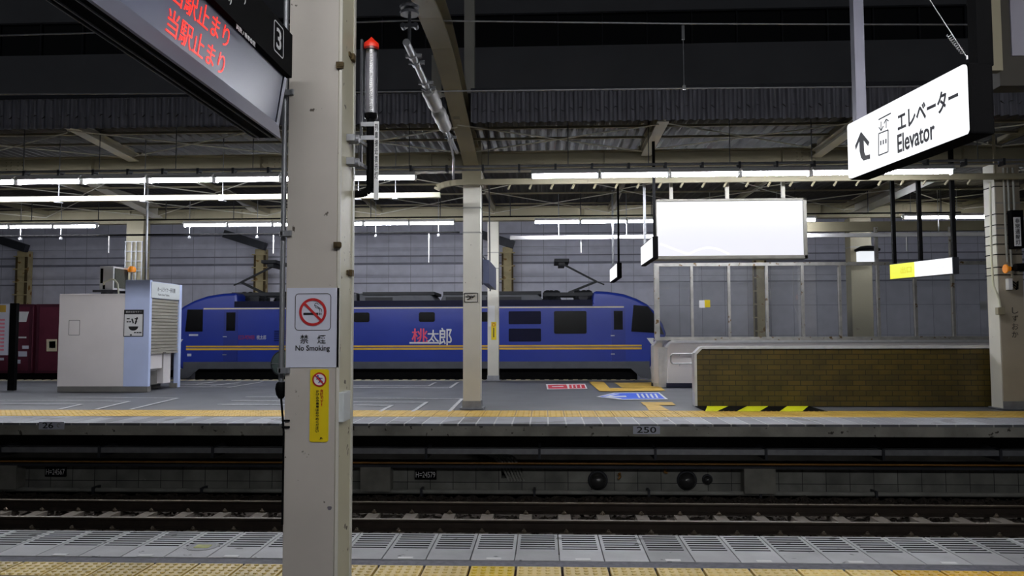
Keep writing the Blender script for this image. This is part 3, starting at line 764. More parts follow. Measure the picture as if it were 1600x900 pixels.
# a reflection painted as a flat white and yellow patch, and a paper notice
A = at(1101, 475, GY-.02)
t = thing('glass_reflection', 'small white and yellow painted reflection on the second glass pane', 'sticker', (A.x, GY-.02, A.z-.1))
MB().box(A.x-.15, A.x, GY-.02, GY-.012, A.z-.1, A.z+.1).build('white_half', M['white'], t)
MB().box(A.x, A.x+.15, GY-.02, GY-.012, A.z-.09, A.z+.11).build('yellow_half', M['stripyel'], t)
A = at(1528, 478, GY+.3)
tag(MB().box(A.x-.09, A.x+.09, GY+.02, GY+.03, A.z-.12, A.z+.12).build('paper_notice', M['white']), 'small white notice on the rightmost glass pane', 'notice')
# lamp on the broad column
A = at(1352, 400, 23.1)
t = thing('column_lamp', 'bright lamp box with dark hood on the column behind the glass screen', 'lamp', (A.x, 23.1, A.z-.3))
MB().box(A.x-.24, A.x+.24, 22.9, 23.15, zat(409, 23, 1352), zat(393, 23, 1352)).build('lamp_box', emat('lamp_box_lit', (240,245,250), 1.0), t)
MB().lathe((A.x-.02, 22.9, zat(393,23,1352)), (0,0,1), [(0,.34),(.05,.36),(.14,.2),(.16,.05)], 18).build('hood', M['black'], t, True)

# stairwell walls
mb = MB(); sx0 = at(1040, 570, 21.1).x
pz = 1.2
st = thing('stairwell_wall', 'white panelled stairwell wall with rounded steel edge, below the glass screen', 'wall', (sx0, 21.2, 0))
MB().box(sx0+.06, at(1560, 570, 21.1).x, 21.12, 21.35, .12, pz).build('panel', M['kioskw'], st)
MB().box(sx0+.02, at(1560, 570, 21.1).x, 21.08, 21.37, 0, .12).build('skirting', M['navy'], st)
mb = MB(); e = .05
path = [(sx0, .0), (sx0, pz-.12), (sx0+.14, pz+.04), (gx[-1]+.1, pz+.04)]
for (a, b), (c, d_) in zip(path[:-1], path[1:]): mb.bar((a, 21.23, b), (c, 21.23, d_), .34, .07, up=(0,1,0) if a == c else (0,0,1))
mb.build('cap', M['cap'], st)
zc = gz0
struct(MB().box(gx[0]-.08, gx[-1]+.1, GY-.12, GY+.2, pz+.075, gz0).build('trim_3', M['steel_worn']))
ex0 = at(1019, 570, 21.6).x
e_ = thing('wall_end_panel', 'narrow white wall end with steel chamfered cap left of the stairwell wall', 'wall', (ex0+.1, 21.6, 0))
MB().box(ex0+.03, sx0-.03, 21.45, 21.8, .1, 1.2).build('panel', M['kioskw'], e_)
mb = MB(); mb.box(ex0, ex0+.03, 21.44, 21.82, 0, 1.12); mb.prism([(ex0, 21.42, 1.12), (ex0+.12, 21.42, 1.26), (sx0-.02, 21.42, 1.26), (sx0-.02, 21.42, 1.2), (ex0+.14, 21.42, 1.2), (ex0+.03, 21.42, 1.1)], (0,.42,0)); mb.box(ex0, sx0-.02, 21.43, 21.82, 0, .1)
mb.build('cap', M['cap'], e_)
# handrails
hr = thing('handrail', 'double stainless handrail on the white stairwell wall', 'handrail', (at(1050, 560, 21).x, 20.95, .6))
hx = at(1048, 560, 20.95).x; za, zb = zat(553, 20.95, 1060), zat(568, 20.95, 1060)
for z_, Yh in ((za, 20.95), (zb, 20.95)):
    MB().cyl((hx+.05, Yh, z_), (hx+6, Yh, z_), .022, 10).build('rail', M['cap'], hr, True)
MB().tube([(hx+.05, 20.95, za), (hx, 20.95, za-.05), (hx, 20.95, zb+.05), (hx+.05, 20.95, zb)], .022, 10).build('end_loop', M['steel'], hr, True)
mb = MB()
for k in range(5):
    for z_ in (za, zb): mb.cyl((hx+.25+k*1.3, 20.95, z_-.01), (hx+.25+k*1.3, 21.12, z_-.06), .01, 6)
mb.build('wall_bracket', M['steel'], hr)
# brick parapet
PY = gr(1300, 635).y
bx0_, bx1_ = at(1087, 600, PY).x, at(1561, 600, PY).x; bz1 = zat(545, PY, 1300)
bp = thing('brick_parapet', 'long low olive brown brick parapet with a steel cap around the stairs', 'parapet', ((bx0_+bx1_)/2, PY+.1, 0))
MB().prism([(bx0_+.02, PY, 0), (bx1_, PY, 0), (bx1_, PY, bz1), (bx0_+.13, PY, bz1), (bx0_+.02, PY, bz1-.12)], (0,.22,0)).build('brickwork', M['brick'], bp)
mb = MB(); p2 = [(bx0_, 0), (bx0_, bz1-.1), (bx0_+.13, bz1+.03), (bx1_, bz1+.03)]
for (a, b), (c, d_) in zip(p2[:-1], p2[1:]): mb.bar((a, PY+.11, b), (c, PY+.11, d_), .27 if a != c else .27, .05, up=(0,1,0) if False else ((1,0,0) if a == c else (0,0,1)))
mb.build('steel_cap', M['cap'], bp)
# hazard tape
h0, h1 = gr(1098, 641).x, gr(1286, 641).x; hy0, hy1 = gr(1190, 643.0).y, PY-.02
ht = thing('hazard_tape', 'yellow and black striped floor tape at the foot of the brick parapet', 'floor tape', ((h0+h1)/2, hy0, 0))
MB().box(h0, h1, hy0, hy1, 0, .004).build('black_base', M['black'], ht)
mb = MB(); s = .8; w = .42; dy = hy1-hy0; xx = h0 - .2
while xx < h1:
    pts = [(xx, hy0), (xx+w, hy0), (xx+w+.45, hy1), (xx+.45, hy1)]
    pts = [(min(max(a, h0), h1), b, .0045) for a, b in pts]
    if xx+w+.3 < h1: mb.prism(pts, (0,0,.002))
    xx += s
mb.build('yellow_stripes', M['hazyel'], ht)

# ------------------------------------------------------------------ floor markings on far platform
def gq(pts, z, d): return [Vector((*gr(a, b, 0).xy, z)) for a, b in pts]
def decal(name, polys, m, label, cat, z=.001, grp=None):
    mb = MB()
    for p in polys: mb.prism(gq(p, z, 0), (0,0,.003))
    return tag(mb.build(name, m), label, cat, grp)
decal('tactile_patch', [[(920,596.5),(943,596.5),(957,611.5),(937,611.5)], [(953,606.6),(1034,606.6),(1040,610.5),(957,611.5)], [(960,598),(1022,597.5),(1034,606),(972,606)]], M['yellowfar'], 'ochre tactile paving patch near the far edge, above the blue floor arrow', 'tactile paving')
decal('tactile_patch', [[(1001,628.5),(1050,628.5),(1056,633),(1006,633)], [(1008,633),(1030,633),(1046,641.5),(1014,641.5)]], M['yellowfar'], 'ochre tactile paving branch leading to the foot of the brick parapet', 'tactile paving')
def flatp(t, polys, m, name, z):
    mb = MB()
    for p in polys: mb.prism(gq(p, z, 0), (0,0,.002))
    return mb.build(name, m, t)
t = thing('red_floor_sticker', 'red and white rectangular floor sticker right of the white column', 'floor sticker', gr(886, 604))
flatp(t, [[(853,600.5),(914,600),(918,607.5),(855,608.5)]], M['white'], 'border', .001)
flatp(t, [[(856,601.5),(885,601.2),(887,607.2),(857,607.6)], [(889,601.2),(913,601),(915,606.8),(890,607.2)]], M['decalred'], 'red_field', .003)
flatp(t, [[(862,603.8),(880,603.4),(881,604.8),(863,605.2)], [(893,602),(895,602),(896,606.5),(894,606.5)], [(899,602),(901,602),(902,606.5),(900,606.5)], [(906,602),(908,602),(909,606.5),(907,606.5)]], M['white'], 'lettering', .005)
t = thing('blue_floor_arrow', 'blue arrow-shaped floor sticker with a white arrow pointing left', 'floor sticker', gr(990, 619))
flatp(t, [[(932,620),(960,613.8),(1030,613.2),(1044,624),(972,624.8)]], M['white'], 'border', .001)
flatp(t, [[(937,620),(962,614.6),(1028,614.2),(1039,623.2),(972,623.8)]], M['decalblue'], 'blue_field', .003)
flatp(t, [[(944,619.6),(978,618.6),(979,620.6),(944,620.6)], [(942,620),(964,615.6),(968,615.8),(950,620)], [(942,620),(950,620),(972,623.2),(966,623.4)]] + [[(994+k*7,615.5+(k%2)),(997+k*7,615.5),(1001+k*7,622),(998+k*7,622)] for k in range(5)], M['white'], 'lettering', .005)
def lines(segs, label):
    mb = MB()
    for (a, b, c, d) in segs:
        p, q = gr(a, b), gr(c, d); mb.bar(Vector((p.x, p.y, .001)), Vector((q.x, q.y, .001)), .075, .004)
    tag(mb.build('queue_marking', M['linepaint']), label, 'floor marking', 'white queue markings')
lines([(90,620.5,276,622), (278,622,202,640)], 'white queue line slanting right of the kiosk foot')
lines([(0,625.5,200,627), (202,627,150,639.5)], 'white queue line slanting below the pale blue kiosk')
lines([(0,631,126,631.5), (128,631.5,92,639.5)], 'white queue line slanting at lower left below the white kiosk')
lines([(282,599,334,597), (338,596.5,306,600.5)], 'short white line at the far edge right of the kiosk')
lines([(282,601,372,600), (375,597,330,603)], 'middle white slanting line at the far edge right of the kiosk')
lines([(282,604,360,604.5), (410,596.5,356,605.5)], 'longest white slanting line at the far edge right of the kiosk')
lines([(384,620,446,620.5)], 'uppermost of three white lines left of the near pillar foot')
lines([(362,626,446,626.5)], 'middle of three white lines left of the near pillar foot')
lines([(340,632,446,632.5)], 'lowest of three white lines left of the near pillar foot')
lines([(552,622,720,623), (722,623,702,643)], 'white queue line meeting the foot of the middle column')
lines([(552,628,664,628.5), (667,628,645,643)], 'white queue line between near pillar and middle column')
lines([(552,633,610,633.5), (613,633,593,643)], 'short white queue line just right of the near pillar')
lines([(552,605.5,700,606), (715,597.5,703,606)], 'white line at the far edge left of the middle column')
lines([(552,603,668,603), (681,597,670,603)], 'shorter white line at the far edge, midway from near pillar to middle column')

# ------------------------------------------------------------------ ticket kiosk
KY = gr(160, 612.5).y
kx0, kx1, kx2 = at(89, 560, KY).x, at(193, 560, KY).x, at(232, 560, KY).x
kz1, kz2 = zat(459, KY, 150), zat(437.5, KY, 215); KD = 1.7
k = thing('ticket_kiosk', 'white and pale blue ticket kiosk with a rolled-down shutter', 'kiosk', ((kx0+kx2)/2, KY, 0))
MB().box(kx0, kx1-.001, KY+.03, KY+KD, .14, kz1).build('white_cabin', M['kioskw'], k, bevel=.01)
mb = MB(); mb.box(kx1, kx2-.0, KY, KY+.12, .14, kz2); mb.box(kx1+.11, kx2-.004, KY+.13, KY+KD-.11, zat(462, KY, 235), kz2-.03); mb.box(kx1+.004, kx1+.1, KY+.13, KY+KD, .14, kz2-.04)
mb.box(kx2-.12, kx2+.02, KY+KD-.1, KY+KD+.03, 0, kz2-.03)
mb.build('blue_cabin', M['kioskb'], k, bevel=.01)
MB().box(kx2-.01, kx2+.012, KY+.06, KY+KD-.1, zat(465, KY, 235), kz2-.04).build('header_panel', M['kioskhead'], k)
mb = MB(); mb.box(kx0+.02, kx2-.02, KY+.02, KY+.2, 0, .14); mb.box(kx0+.02, kx2-.5, KY+.2, KY+KD-.05, 0, .14); mb.build('plinth', M['plinth'], k)
sh = MB(); z = 1.03; sz1 = zat(466, KY, 236)
nS = 16; dz = (sz1-z)/nS
for i in range(nS): sh.prism([(kx2-.045, KY+.13, z+i*dz), (kx2-.01, KY+.13, z+i*dz+.012), (kx2-.01, KY+.13, z+(i+.8)*dz), (kx2-.045, KY+.13, z+(i+1)*dz)], (0, KD-.25, 0))
sh.box(kx2-.05, kx2, KY+.13, KY+KD-.12, z-.06, z)
so = sh.build('roller_shutter', M['shutter'], k)
MB().box(kx2-.005, kx2+.012, KY+.75, KY+.9, z-.05, z-.03).build('shutter_handle', M['black'], so)
mb = MB(); mb.box(kx1+.1, kx2-.25, KY+.12, KY+KD-.1, .14, sz1); mb.build('inner_wall', M['plinth'], k)
mb = MB(); mb.prism([(kx2-.25, KY+.12, .5), (kx2-.06, KY+.12, .58), (kx2-.06, KY+.12, .98), (kx2-.25, KY+.12, .98)], (0,.7,0)); mb.box(kx2-.25, kx2-.08, KY+.95, KY+1.35, .16, .98); mb.build('counter', M['kioskw'], k)
MB().box(kx2-.2, kx2+.0, KY+KD-.16, KY+KD+.03, 0, .12).build('rear_foot', M['plinth'], k)
hc = Vector((kx2+.012, KY+.85, (sz1+kz2)/2+.02))
text('ホームライナー券売機', hc, Y_, Z_, .98, .13, M['inkblk'], 'lettering', k)
text('Home Liner Tickets', hc - Vector((0,.15,.14)), Y_, Z_, .6, .06, M['inkblk'], 'lettering', k)
mb = MB(); A = at(106, 500, KY+.03); frame_rr(mb, (at(116,512,KY+.028).x, KY+.03, at(116,512,KY).z), X_, Z_, .15, .2, .02, .012, .004); mb.build('faint_plate_outline', M['plinth'], k)
# poster
A, B = at(194, 484, KY-.01), at(223.5, 526, KY-.01)
t = thing('manners_poster', 'black framed white illustrated poster on the pale blue kiosk front', 'poster', ((A.x+B.x)/2, KY-.01, B.z))
MB().box(A.x, B.x, KY-.012, KY-.001, B.z, A.z).build('frame', M['inkblk'], t)
hh = A.z-B.z; MB().box(A.x+.02, B.x-.02, KY-.016, KY-.012, B.z+.02, A.z-.17*hh).build('picture_sheet', M['white'], t)
mb = MB(); c = Vector(((A.x+B.x)/2, KY-.019, B.z+hh*.38))
mb.prism([c+Vector((.13*math.cos(a), 0, .11*math.sin(a))) for a in [math.pi+kk*math.pi/10 for kk in range(11)]], (0,.003,0))
for kk in range(14):
    a = random.uniform(-.2,.2); b = random.choice((-.22,-.16,.12,.2,.26)); mb.box(c.x+a-.02, c.x+a+.03, KY-.019, KY-.016, c.z+b-.015, c.z+b+.015)
mb.cyl(c+Vector((0,0,.08)), c+Vector((-.04,0,.2)), .02, 6); mb.cyl(c+Vector((.05,0,.06)), c+Vector((.1,0,.24)), .018, 6)
mb.build('drawing', M['inkblk'], t)
text('車内でのマナー', (c.x, KY-.0135, A.z-.08*hh), X_, Z_, .42, .05, M['white'], 'title', t)
# air conditioner on the roof
A, B = at(156, 416, KY+.4), at(178, 452, KY+.4)
t = thing('air_conditioner', 'white outdoor air conditioner unit on the kiosk roof', 'air conditioner', (B.x, KY+.5, kz1))
ax0, ax1 = A.x, at(177, 430, KY+.4).x
MB().box(ax0, ax1, KY+.4, KY+1.15, kz1+.12, A.z).build('casing', M['white'], t, bevel=.012)
MB().box(ax1, ax1+.02, KY+.46, KY+1.1, kz1+.18, A.z-.05).build('fan_grille', mat('grille_olive', (70,72,62), .7, var=.2, scale=30), t)
mb = MB(); mb.box(ax0-.15, ax1+.15, KY+.35, KY+.45, kz1+.06, kz1+.12); mb.box(ax0-.15, ax1+.15, KY+1.05, KY+1.15, kz1+.06, kz1+.12); mb.box(ax0+.05, ax0+.15, KY+.4, KY+1.15, kz1+.002, kz1+.06); mb.box(ax1-.1, ax1, KY+.4, KY+1.15, kz1+.002, kz1+.06)
mb.build('stand', M['darksteel'], t)
MB().tube([(ax0+.12, KY+.39, kz1+.26), (ax0+.16, KY+.33, kz1+.32), (ax0+.35, KY+.33, kz1+.4), (ax1+.08, KY+.34, kz1+.38), (ax1+.15, KY+.36, kz1+.28), (ax1+.17, KY+.38, kz1+.02)], .022, 8).build('hose', M['raceway'], t, True)
mb = MB(); mb.box(ax0+.03, ax0+.1, KY+.39, KY+.4, kz1+.3, A.z-.06); mb.box(ax0+.1, ax0+.16, KY+.385, KY+.4, kz1+.14, kz1+.26); mb.build('valve_cover', M['black'], t)
A = at(206, 421, KY+1)
t = thing('warning_beacon', 'small amber lamp above the kiosk behind the air conditioner', 'lamp', (A.x, KY+1, A.z-.2))
MB().lathe((A.x, KY+1, A.z-.07), (0,0,1), [(0,.1),(.08,.11),(.14,.08),(.16,.02)], 14).build('lens', M['amber'], t, True)
MB().cyl((A.x, KY+1, kz2-.2), (A.x, KY+1, A.z-.07), .03, 8).build('stem', M['galv'], t)
# timetable board at left edge
TY = gr(20, 610).y
x0_, x1_ = at(-30, 515, TY).x, at(17, 515, TY).x
t = thing('timetable_board', 'white timetable board with pink rows on black posts at left edge', 'notice board', ((x0_+x1_)/2, TY, 0))
tz0, tz1 = zat(555, TY, 10), zat(475, TY, 10)
MB().box(x0_, x1_, TY-.02, TY+.06, tz0, tz1).build('panel', M['plate'], t)
mb = MB()
for i in range(9): mb.box(x0_+.06, x1_-.16, TY-.026, TY-.02, tz0+.12+i*.1, tz0+.17+i*.1)
mb.build('pink_rows', M['pink'], t)
mb = MB(); mb.box(x0_+.02, x1_-.14, TY-.026, TY-.02, tz1-.22, tz1-.03); mb.build('map_print', M['yellowfar'], t)
px_ = at(20.5, 540, TY).x
for xx in (px_, x0_-.1): MB().box(xx-.09, xx+.09, TY-.05, TY+.07, 0, tz1+.02).build('post', M['black'], t)

# ------------------------------------------------------------------ locomotive
LY = 28.5; LD = 2.85
def lp(px, py, Y=LY): 
    p = at(px, 500, Y); return Vector((p.x, Y, at(650, py+ (px-650)*-.0, Y).z))
loco = thing('electric_locomotive', 'blue electric locomotive with yellow stripes and two raised pantographs', 'locomotive', (lp(648,576).x, LY+LD/2, -1.05))
mir = lambda pts: [(1297-a, b) for a, b in pts]
right = [(1016,576),(1019,560),(1021,545),(1034,532),(1042,525),(1036,508),(1025,490),(1012,477),(995,468),(975,461),(950,457),(928,456),(926,472)]
body = right + mir(right)[::-1]
MB().prism([lp(*p) for p in body], (0, LD, 0)).build('body_shell', M['blue'], loco, bevel=.1)
# cream roof edge, dark roof band
def side(name, polys, m, d=.012, parent=loco):
    mb = MB()
    for p in polys: mb.prism([lp(a, b)+Vector((0,-d,0)) for a, b in p], (0, d+.01, 0))
    return mb.build(name, m, parent)
def rc(a, b, c, d): return [(a,b),(c,b),(c,d),(a,d)]
side('roof_band', [rc(366,469.5,926,479)], M['bluedark'], .02)
side('cream_line', [rc(318,480,975,482)], M['creamline'], .02)
side('gold_stripe', [rc(292,539.5,1002,542)], M['gold'], .02)
side('gold_stripe', [rc(292,543.5,1002,546.5)], M['gold'], .02)
side('grey_sill', [rc(288,565,1014,576)], M['locgrey'], .02)
side('cab_window', [[(293,482),(317,482),(317,517),(290,517)]], M['blackgloss'], .02)
side('cab_window', [[(990,478),(1012,480),(1028,500),(1037,524),(1020,521),(986,519)]], M['blackgloss'], .03)
side('nose_marking', [[(1010,529),(1021,529),(1020,543)]], M['white'], .02); side('nose_marking', [[(287,529),(277,529),(277,543)]], M['white'], .02)
for a in (350, 955):
    dr = side('door', [rc(a, 484, a+22, 564)], mat('door_blue', (24,45,134), .4, var=.03), .018)
    side('door_window', [rc(a+4, 487, a+18, 516)], M['blackgloss'], .026, dr)
    side('door_handle', [rc(a-1, 524.5, a+5, 526)], M['steel'], .03, dr); side('door_handle', [rc(a-1, 553, a+5, 554.5)], M['steel'], .03, dr)
for a in (553, 655, 752):
    mb = MB(); c = lp(a+12, 495.5); mb.prism([p+Vector((0,-.02,0)) for p in rrect(c, X_, Z_, .3, .18, .07)], (0,.03,0)); mb.build('side_window', M['blackgloss'], loco)
mb = MB(); c = lp(891, 504.5); mb.prism([p+Vector((0,-.02,0)) for p in rrect(c, X_, Z_, .6, .42, .06)], (0,.03,0)); mb.build('side_window', M['blackgloss'], loco)
for yy in (497, 524):
    mb = MB(); c = lp(820, yy); mb.prism([p+Vector((0,-.015,0)) for p in rrect(c, X_, Z_, .6, .24, .04)], (0,.03,0))
    for q in range(7): mb.box(c.x-.56, c.x+.56, LY-.03, LY-.012, c.z-.2+q*.06, c.z-.17+q*.06)
    mb.build('louvre', M['bluedark'], loco)
mb = MB()
for q in range(6): side('louvre_slat', [rc(429, 516+q*3, 448, 517.2+q*3)], M['bluedark'], .025)
text('ECO-POWER', lp(386,526.5)+Vector((0,-.012,0)), X_, Z_, .62, .15, M['red'], 'lettering', loco, label='small red lettering on the blue side')
text('桃太郎', lp(409,526.5)+Vector((0,-.012,0)), X_, Z_, .36, .17, M['white'], 'lettering', loco)
pk = mat('logo_red', (240,80,110), .5, var=0)
text('桃', lp(656,525)+Vector((0,-.012,0)), X_, Z_, .6, .56, pk, 'lettering', loco, bold=.012, label='red first character of the large lettering')
text('太', lp(677,525)+Vector((0,-.012,0)), X_, Z_, .44, .46, M['white'], 'lettering', loco, bold=.012)
text('郎', lp(696,526)+Vector((0,-.012,0)), X_, Z_, .48, .66, M['white'], 'lettering', loco, bold=.012)
side('logo_underline', [rc(640,534.5,686,537)], M['white'], .02)
side('number_plate', [rc(296,521,310,524), rc(294,552,300,556)], M['plate'], .02)
# roof equipment (depth centred)
def roofbox(pts, name, m, y0=.5, y1=2.35, parent=loco, bev=.04):
    mb = MB(); mb.prism([lp(a, b)+Vector((0, y0, 0)) for a, b in pts], (0, y1-y0, 0)); return mb.build(name, m, parent, bevel=bev)
hs = [((556,474),(556,457),(660,456),(672,461),(682,474)), ((684,474),(690,458),(700,456),(835,456),(845,464),(852,474)), ((448,474),(452,460),(470,456),(552,456),(552,474))]
for i, h in enumerate(hs):
    o = roofbox(h, 'roof_housing', M['locgrey'])
    xs_ = [p[0] for p in h]; a, b = min(xs_)+10, max(xs_)-12
    mb = MB()
    for q in range(2 if i == 1 else 1): 
        w_ = (b-a)/ (2.6 if i == 1 else 2.4); s_ = a + q*(w_+8)
        mb.prism([lp(u_, v_)+Vector((0,.44,0)) for u_, v_ in rc(s_, 463.5, s_+w_, 470.5)], (0,.1,0))
    mb.build('grille', M['locdark'], o)
    mb = MB(); mb.prism([lp(u_, v_)+Vector((0,.42,0)) for u_, v_ in rc(a-4, 455, b+6, 460)], (0,1.98,0)); mb.build('lid', M['locdark'], o)
def panto(base, elbow, head, sgn, nm):
    p = bpy.data.objects.new('pantograph', None); COL.objects.link(p); p.parent = loco; Yc = LY+LD/2; base_ = at(base[0], base[1], Yc); p.location = base_ - origin(loco)
    E_, H_ = at(elbow[0], elbow[1], Yc), at(head[0], head[1], Yc)
    mb = MB(); mb.bar(base_+Vector((0,-.1,.03)), E_, .09, .09); mb.bar(base_+Vector((0,.1,.03)), E_, .04, .04); mb.build('lower_arm', M['locdark'], p)
    mb = MB(); mb.bar(E_, H_, .07, .07); mb.bar(E_+Vector((-.3*sgn*-1,0,-.12)), E_, .05, .05); mb.build('upper_arm', M['locdark'], p)
    mb = MB(); mb.box(H_.x-.28, H_.x+.28, Yc-.9, Yc+.9, H_.z-.02, H_.z+.1); mb.box(H_.x-.12, H_.x+.12, Yc-.7, Yc+.7, H_.z-.14, H_.z); mb.build('head', M['locdark'], p)
    mb = MB(); mb.box(base_.x-1.0, base_.x+.9, Yc-.7, Yc+.7, base_.z-.12, base_.z+.02)
    for q in (-.9, -.4, .3, .8):
        for w_ in (-.6, .6): mb.lathe((base_.x+q, Yc+w_, base_.z-.42), (0,0,1), [(0,.07),(.06,.12),(.12,.07),(.18,.12),(.24,.07),(.3,.1)], 8)
    mb.build('base_frame', M['locdark'], p)
panto((412,459), (377,441), (432,413.5), -1, 'l'); panto((888,459), (932,440), (877,411.5), 1, 'r')
mb = MB()
for px in (365, 375, 395, 430, 442, 856, 862, 870, 905, 915, 922): 
    c = lp(px, 474)+Vector((0,1,0)); mb.lathe(c, (0,0,1), [(0,.12),(.1,.2),(.18,.1),(.26,.18),(.36,.1),(.46,.16),(.52,.05)], 8)
mb.bar(lp(362,461)+Vector((0,.9,0)), lp(450,462)+Vector((0,.9,0)), .06, .06); mb.bar(lp(850,462)+Vector((0,.9,0)), lp(926,462)+Vector((0,.9,0)), .06, .06)
mb.build('roof_insulators', M['locdark'], loco)
MB().box(lp(900,470).x, lp(922,470).x, LY+.8, LY+2, lp(0,474).z, lp(0,457).z).build('roof_switch_box', M['locdark'], loco)
MB().box(lp(368,470).x, lp(392,470).x, LY+.8, LY+2, lp(0,474).z, lp(0,457).z).build('roof_switch_box', M['locdark'], loco)
mb = MB(); mb.box(lp(302,0).x, lp(996,0).x, LY+.25, LY+LD-.25, -.55, lp(0,576).z); mb.build('underframe', M['black'], loco)
for cx in (350, 400, 600, 650, 880, 940):
    for yy in (LY+.9, LY+1.95):
        c = at(cx, 600, LY); MB().lathe((c.x, yy, -.62), (0,1,0), [(0,.43),(.03,.46),(.1,.43),(.12,.12)], 20).build('wheel', M['locdark'], loco, True)
for s_, pts in ((0, [(985,576),(1015,576),(1017,592),(1000,590)]), (1, mir([(985,576),(1015,576),(1017,592),(1000,590)]))):
    side('skirt', [pts], M['locgrey'], 0.02)

# container wagon
CY = 28.6
wg = thing('container_wagon', 'flat freight wagon with dark maroon containers left of the locomotive', 'wagon', (at(100,560,CY).x, CY+1.2, -1.05))
cz0, cz1 = zat(583, CY, 100), zat(475, CY, 100)
MB().box(at(-420,500,CY).x, at(225,500,CY).x, CY+.05, CY+2.4, cz0-.3, cz0).build('flat_bed', M['black'], wg)
for a, b in ((57, 222), (-110, 52)):
    xa_, xb_ = at(a,500,CY).x, at(b,500,CY).x
    o = MB().box(xa_, xb_, CY, CY+2.4, cz0, cz1).build('container', M['maroon'], wg, bevel=.02)
    mb = MB(); 
    for xx in (xa_+.03, (xa_+xb_)/2, xb_-.12): mb.box(xx, xx+.09, CY-.04, CY, cz0, cz1)
    mb.box(xa_, xb_, CY-.03, CY, cz1-.1, cz1); mb.box(xa_, xb_, CY-.03, CY, cz0, cz0+.1)
    mb.build('corner_post', mat('maroon_dark', (72,26,42), .5), o)
def cw(polys, m, name):
    for p in polys: MB().prism([Vector((at(a,b,CY).x, CY-.05, at(a,b,CY).z)) for a, b in p], (0,.02,0)).build(name, m, wg)
cw([[(20,487),(46,487),(42,503),(28,503),(27,512),(20,512)], rc(18,526,42,528.5)], M['white'], 'white_lettering')
cw([rc(36,540,46,545), rc(30,549,43,557), rc(24,562,33,568), rc(0,559,7,563)], M['plate'], 'data_panel')
cw([rc(74,530,90,549)], M['creamline'], 'placard'); cw([rc(78,533,88,544)], mat('placard_green', (70,140,130), .5), 'placard_print')

# back wall columns
for px, lab in ((33, 'cream and rusty stepped column far left against the back wall'), (405.5, 'cream and rusty column behind the left pantograph'), (793, 'cream and rusty column behind the white column'), (1188, 'cream and rusty column seen through the third glass pane')):
    Y = 34.2; x = at(px, 430, Y).x
    t = thing('wall_column', lab, 'column', (x, Y, -1.3), 'rusty columns along the back wall')
    mb = MB(); mb.box(x-.22, x+.22, Y, Y+.45, -1.3, zat(386, Y)); mb.build('shaft', M['rustcream'], t)
    mb = MB(); mb.box(x-.26, x-.18, Y-.04, Y+.05, -1.3, zat(395, Y)); mb.box(x+.18, x+.26, Y-.04, Y+.05, -1.3, zat(395, Y)); mb.build('flange', M['rust'], t)
    mb = MB(); 
    for q in range(8): mb.box(x-.34, x+.34, Y-.08, Y-.02, zat(396+q*20.5, Y), zat(396+q*20.5, Y)+.05)
    mb.build('step_ring', M['rustcream'], t)
    mb = MB(); mb.bar((x-1.6, Y-.1, zat(362,Y)), (x+.3, Y-.1, zat(383,Y)), .3, .35); mb.build('head_arm', M['darksteel'], t)

# ------------------------------------------------------------------ overhead line
t = thing('contact_wire', 'lower overhead wire running across above the nearer track', 'wire', (0, 10.65, zat(140, 10.65)))
MB().tube([at(-60,147,10.65), at(270,146,10.65), at(700,142.5,10.65), at(1070,138,10.65), at(1660,133,10.65)], .011, 6).build('wire', M['galv'], t)
t = thing('messenger_wire', 'upper overhead wire running across near the top of the view', 'wire', (0, 10.65, zat(35, 10.65)))
MB().tube([at(-60,57,10.65), at(127,52,10.65), at(400,40,10.65), at(640,32,10.65), at(1070,37,10.65), at(1660,39,10.65)], .011, 6).build('wire', M['galv'], t)
A, B = at(1067, 38, 10.65), at(1069, 138, 10.65)
t = thing('wire_dropper', 'thin dropper hanging between the two overhead wires', 'wire', B)
MB().tube([A, (A.x, A.y, A.z-.2), B], .006, 6).build('strand', M['galv'], t); MB().box(A.x-.02, A.x+.02, A.y-.01, A.y+.01, A.z-.22, A.z-.02).build('clip', M['steel'], t)
MB().box(B.x-.02, B.x+.02, B.y-.015, B.y+.015, B.z-.02, B.z+.04).build('clip', M['steel'], t)
# gantry beam
gxx = -1.45
path = [(6.6,5.1),(8.2,5.42),(9.67,5.6),(10.8,5.62),(11.8,5.5),(12.7,5.32),(13.6,5.16),(14.6,5.02),(15.3,4.86)]
mb = MB()
for (y0,z0),(y1,z1) in zip(path[:-1], path[1:]):
    p, q = Vector((gxx,y0,z0)), Vector((gxx,y1,z1)); e = (q-p)*.04; p -= e; q += e
    d = (q-p).normalized(); up = X_.cross(d)
    if up.z < 0: up = -up
    mb.bar(p, q, .3, .03); mb.bar(p+up*.36, q+up*.36, .3, .03); mb.bar(p+up*.18, q+up*.18, .03, .36)
tag(mb.build('gantry_beam', M['cream']), 'arched cream steel girder reaching over the track to the middle column', 'girder')
p = at(682, 112, 12.4)
tag(MB().box(p.x-.08, p.x+.08, 12.4, 12.46, zat(150,12.4), 6.1).box(p.x+.08, -1.4, 12.42, 12.44, 5.4, 5.46).build('drop_bracket', M['creamlt']), 'flat white hanger plate below the arched girder', 'bracket')
p = at(734, 80, 15.0)
tag(MB().box(p.x-.1, p.x+.1, 14.9, 15.1, zat(160,15.0), zat(-40,15.0)).build('upright_post', M['creamlt']), 'white upright post right of the arched girder, rising out of view', 'post')
